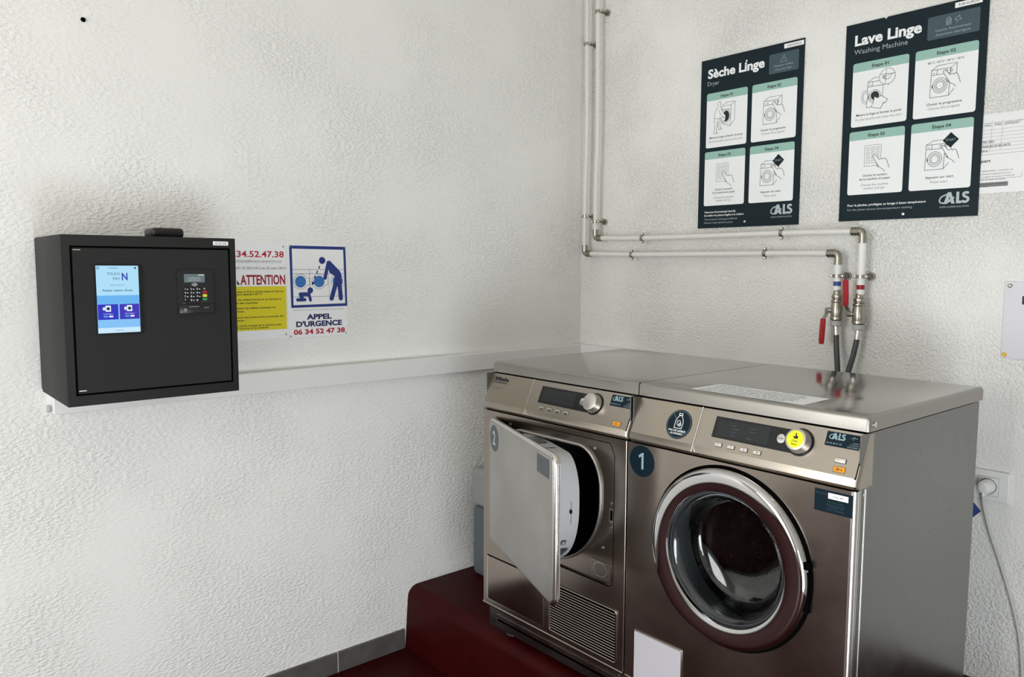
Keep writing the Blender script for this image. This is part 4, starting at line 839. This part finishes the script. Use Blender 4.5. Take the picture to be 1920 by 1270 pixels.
b.stroke(f, [(0.03,0.176),(0.142,0.176),(0.144,0.165)], 0.0006, h, 'midink'); b.rect(f, 0.03, 0.1855, 0.112, 0.1975, h-0.0001, 'greyink'); b.text(f, 'La responsabilite du proprietaire', 0.108, 0.1915, 0.0034, h+0.0001, 'ink', w=0.072, al='r'); b.text(f, 'est engagee', 0.064, 0.1965, 0.0030, h+0.0001, 'ink', w=0.024, al='r')
b.build('print', t)
# white notice plate on the right
t = thing('notice_plate', (1.77, 0, 1.16), 'white plastic notice plate at the right edge, screw and yellow pin at its left', 'sign')
f = Fr((1.6205,-0.0005,1.371),(1,0,0),(0,0,-1),(0,-1,0)); b = MB(); b.box(0,0.297,0,0.210,0,0.003,'notice',0.0006,1,fr=f); b.build('plate', t)
b = MB(); b.text(f, 'Le', 0.0435, 0.060, 0.021, 0.0034, 'ink', w=0.030, bold=0.04); b.text(f, 'e', 0.060, 0.098, 0.021, 0.0034, 'ink', bold=0.04); b.build('lettering', t)
b = MB(); b.lathe([(0.0055,0),(0.0052,0.003),(0.003,0.0045)], f(0.013,0.011,0.003), (0,-1,0), 'nickel', 16, False, True); b.build('screw', t)
b = MB(); b.lathe([(0.006,0),(0.006,0.004),(0.004,0.006)], f(0.009,0.200,0.003), (0,-1,0), 'yellow_pin', 6, False, True); b.build('push_pin', t, label='yellow push pin')

# ------------------------------------------------------------------ laminated posters on the left wall
f0 = Fr((0.0004,-1.337,1.475),(0,1,0),(0,0,-1),(1,0,0))
t = thing('warning_poster', (0,-1.44,1.176), 'laminated ATTENTION poster with a yellow text block, partly behind the cabinet', 'poster')
b = MB(); b.box(-0.213,-0.0035,-0.002,0.300,0,0.0006,'lam',fr=f0); b.build('sheet', t); h = 0.0009
b = MB(); b.rect(f0, -0.205, 0.1325, -0.0045, 0.270, h-0.0001, 'yellow'); b.build('yellow_panel', t)
b = MB()
b.text(f0, '06.34.52.47.38', -0.010, 0.0415, 0.0185, h, 'redtxt', w=0.193, al='r', bold=0.02)
b.text(f0, 'contact.technique@flanquart-equipements.com', -0.0165, 0.0565, 0.0060, h, 'midink', w=0.185, al='r'); b.stroke(f0, [(-0.200,0.0592),(-0.0165,0.0592)], 0.0005, h, 'midink')
b.text(f0, 'DECRET N°2012-412 du 23 mars 2012', -0.0045, 0.0795, 0.0075, h, 'ink', w=0.187, al='r'); b.text(f0, 'ATTENTION', -0.007, 0.1265, 0.0290, h, 'crimson', w=0.1455, al='r', bold=0.03)
b.poly(f0, [(-0.163,0.127),(-0.154,0.127),(-0.163,0.112)], h, 'ink')
for tx, ur, v, w2 in (("Ne jamais laver le linge à grande vitesse si l'eau du",-0.015,0.1515,0.187),('bain peut atteindre 90° C',-0.085,0.1595,0.100),("Eloigner les enfants lorsqu'ils se tiennent à",-0.022,0.1760,0.175),('côté des machines',-0.099,0.1860,0.080),('Ne pas laisser les enfants manipuler les',-0.041,0.2020,0.155),('machines ;',-0.140,0.2120,0.045),('Ne pas forcer les portes ou les couvercles des',-0.015,0.2305,0.185),('machines ;',-0.140,0.2400,0.045),("Attendre l'arrêt complet de la machine avant",-0.022,0.2570,0.175),("d'ouvrir la porte ou le couvercle.",-0.065,0.2645,0.125)): b.text(f0, tx, ur, v, 0.0056, h+0.0001, 'ink', w=w2, al='r', bold=0.02)
b.build('lettering', t)
for (u, v) in ((-0.012,0.008),(-0.0085,0.287)): b = MB(); b.lathe([(0.003,0),(0.003,0.001),(0.002,0.0015)], f0(u,v,0.0006), (1,0,0), 'nickel', 12, False, True); b.build('screw', t)
t = thing('emergency_poster', (0,-1.23,1.176), 'laminated APPEL D\'URGENCE poster with a blue pictogram, right of the cabinet', 'poster')
b = MB(); b.box(0.0005,0.2115,0,0.300,0,0.0006,'lam',fr=f0); b.build('sheet', t)
b = MB(); F = f0
def bar(p, q, w2, m_, hh):
    d = (V(q)-V(p)).normalized(); a0 = math.atan2(d.y, d.x)
    b.poly(F, [(q[0]+w2/2*math.cos(a0+t_), q[1]+w2/2*math.sin(a0+t_)) for t_ in [-math.pi/2+math.pi*k/10 for k in range(11)]]+[(p[0]+w2/2*math.cos(a0+t_), p[1]+w2/2*math.sin(a0+t_)) for t_ in [math.pi/2+math.pi*k/10 for k in range(11)]], hh, m_)
fo = [(0.0085,0.0035),(0.2085,0.0045),(0.2125,0.2025),(0.0115,0.2035)]; fi = [(0.0175,0.0135),(0.2000,0.0145),(0.2050,0.1935),(0.0195,0.1950)]
b.add([F(u,v,h) for u,v in fo+fi], [(0,1,5,4),(1,2,6,5),(2,3,7,6),(3,0,4,7)], 'navy')
for v in (0.0805, 0.0935, 0.1685): b.stroke(F, [(0.0185,v),(0.203,v)], 0.0011, h, 'midink')
b.stroke(F, [(0.077,0.0805),(0.079,0.1685)], 0.0011, h, 'midink'); b.stroke(F, [(0.1445,0.0935),(0.147,0.1685)], 0.0009, h, 'greyink')
for i, u in enumerate((0.045, 0.1105, 0.178)):
    b.circ(F, u, 0.1195, 0.0245, 0.0011, h+0.0001, 'midink', 36, a0=0.45, a1=2*math.pi-0.45)
    b.stroke(F, [(u+0.022,0.1085),(u+0.031,0.1085),(u+0.031,0.1305),(u+0.022,0.1305)], 0.0011, h+0.0001, 'midink')
    b.disc(F, u, 0.1195, 0.0190, h+0.0001, 'porthole_blue', 36)
g_ = h+0.0003
b.disc(F, 0.1225, 0.0505, 0.0115, g_, 'navy', 32); b.disc(F, 0.0785, 0.1480, 0.0098, g_, 'navy', 28)
bar((0.1445,0.0575),(0.1320,0.1080),0.0120,'navy',g_)
b.poly(F, [(0.1390,0.053),(0.1500,0.0505),(0.1870,0.0860),(0.1925,0.1000),(0.1930,0.1300),(0.1660,0.1300),(0.1670,0.1020),(0.1480,0.0900)], g_+0.0001, 'navy')
bar((0.1735,0.118),(0.1545,0.1760),0.0155,'navy',g_+0.0002); bar((0.1835,0.118),(0.1885,0.1760),0.0155,'navy',g_+0.0004)
bar((0.0440,0.1605),(0.0720,0.1605),0.0130,'navy',g_); bar((0.0340,0.1780),(0.0590,0.1780),0.0110,'navy',g_+0.0001); bar((0.0735,0.1610),(0.0785,0.1800),0.0100,'navy',g_+0.0002); b.poly(F, [(0.038,0.163),(0.055,0.163),(0.054,0.176),(0.044,0.176)], g_+0.0003, 'navy')
for p, q in (((0.1130,0.0690),(0.1105,0.0775)),((0.1050,0.0840),(0.1025,0.0925)),((0.0970,0.1010),(0.0945,0.1095))): b.stroke(F, [p, q], 0.0042, g_, 'navytxt')
b.poly(F, [(0.0845,0.1180),(0.0965,0.1240),(0.0840,0.1320)], g_, 'navytxt'); b.build('pictogram', t)
b = MB(); b.text(F, 'Modèle déposé - Ne pas laisser les enfants sans surveillance dans la laverie, danger. Affichage obligatoire', 0.018, 0.2125, 0.0026, h, 'ink', w=0.180)
b.text(F, 'APPEL', 0.109, 0.2425, 0.0160, h, 'navytxt', w=0.090, al='c', bold=0.045); b.text(F, "D'URGENCE", 0.109, 0.2655, 0.0165, h, 'navytxt', w=0.164, al='c', bold=0.045); b.text(F, '06 34 52 47 38', 0.110, 0.2905, 0.0155, h, 'redtxt', w=0.184, al='c', bold=0.035); b.build('lettering', t)
for (u, v) in ((0.010,0.0055),(0.206,0.0060),(0.008,0.2950),(0.2060,0.2935)): b = MB(); b.lathe([(0.003,0),(0.003,0.001),(0.002,0.0015)], F(u,v,0.0006), (1,0,0), 'nickel', 12, False, True); b.build('screw', t)

# ------------------------------------------------------------------ socket, plug, cable, small wall items
t = thing('wall_socket', (1.618,0,0.757), 'white double wall socket right of the washing machine', 'socket')
f = Fr((1.548,0,0.843),(1,0,0),(0,0,-1),(0,-1,0))
b = MB(); b.box(0,0.116,0,0.086,0,0.010,'white',0.004,3,fr=f); b.build('cover_plate', t)
b = MB(); b.prism([f(u,v,0.010) for u,v in rrect(0.036,0.018,0.090,0.070,0.002)], (0,-0.0015,0), 'white'); b.stroke(f, rrect(0.036,0.018,0.090,0.070,0.002), 0.0008, 0.0117, 'greyink', True); b.circ(f, 0.063, 0.044, 0.0215, 0.0018, 0.0118, 'midink', 36); b.build('outlet', t)
t = thing('power_plug', (1.611,-0.012,0.799), 'white power plug in the wall socket with a grey cable hanging down', 'plug')
b = MB(); b.lathe([(0.0195,0.0),(0.0200,0.006),(0.0190,0.020),(0.0165,0.032),(0.010,0.038),(0.002,0.039)], (1.611,-0.0125,0.799), (0,-1,0), 'white', 32, True, True)
b.box(1.6085,1.6135,-0.050,-0.022,0.775,0.812,'white',0.002,2); b.build('plug_body', t)
b = MB(); b.tube([(1.611,-0.032,0.792),(1.608,-0.034,0.770),(1.614,-0.030,0.728),(1.632,-0.022,0.656),(1.656,-0.018,0.588),(1.690,-0.016,0.484),(1.712,-0.014,0.393),(1.724,-0.014,0.292),(1.728,-0.02,0.24)], 0.0042, 'cable', 12, sm=8); b.build('cable', t)
b = MB(); f = Fr((1.573,-0.0006,0.720),(1,0,0),(0,0,-1),(0,-1,0)); b.poly(f, [(0,-0.022),(0.020,0),(0,0.022),(-0.020,0)], 0, 'blue'); b.stroke(f, [(0,-0.022),(0.020,0),(0,0.022),(-0.020,0)], 0.002, 0.0002, 'board_lt', True)
b.build('blue_sticker', None, loc=(1.573,0,0.700), label='small blue diamond sticker on the wall behind the washing machine', category='sticker')
b = MB(); b.lathe([(0.0055,0),(0.005,0.004),(0.003,0.006)], (0,-1.893,2.056), (1,0,0), 'gap', 14, False, True); b.lathe([(0.0065,0.0003),(0.0055,0.0005)], (0,-1.893,2.056), (1,0,0), 'gap', 14); b.build('wall_screw', None, loc=(0,-1.893,2.056), label='dark screw in the left wall, high above the charcoal cabinet', category='screw')
b = MB(); f = Fr((0,-2.030,1.040),(0,1,0),(0,0,-1),(1,0,0)); b.box(0.006,0.015,0.006,0.026,0.0,0.008,'palegrey',0.003,2,fr=f); b.build('trunking_end_piece', None, loc=(0,-2.02,1.03), label='small rough grey stub at the left end of the white trunking', category='trunking end')
for o in bpy.data.objects:
    if '_o' in o: del o['_o']
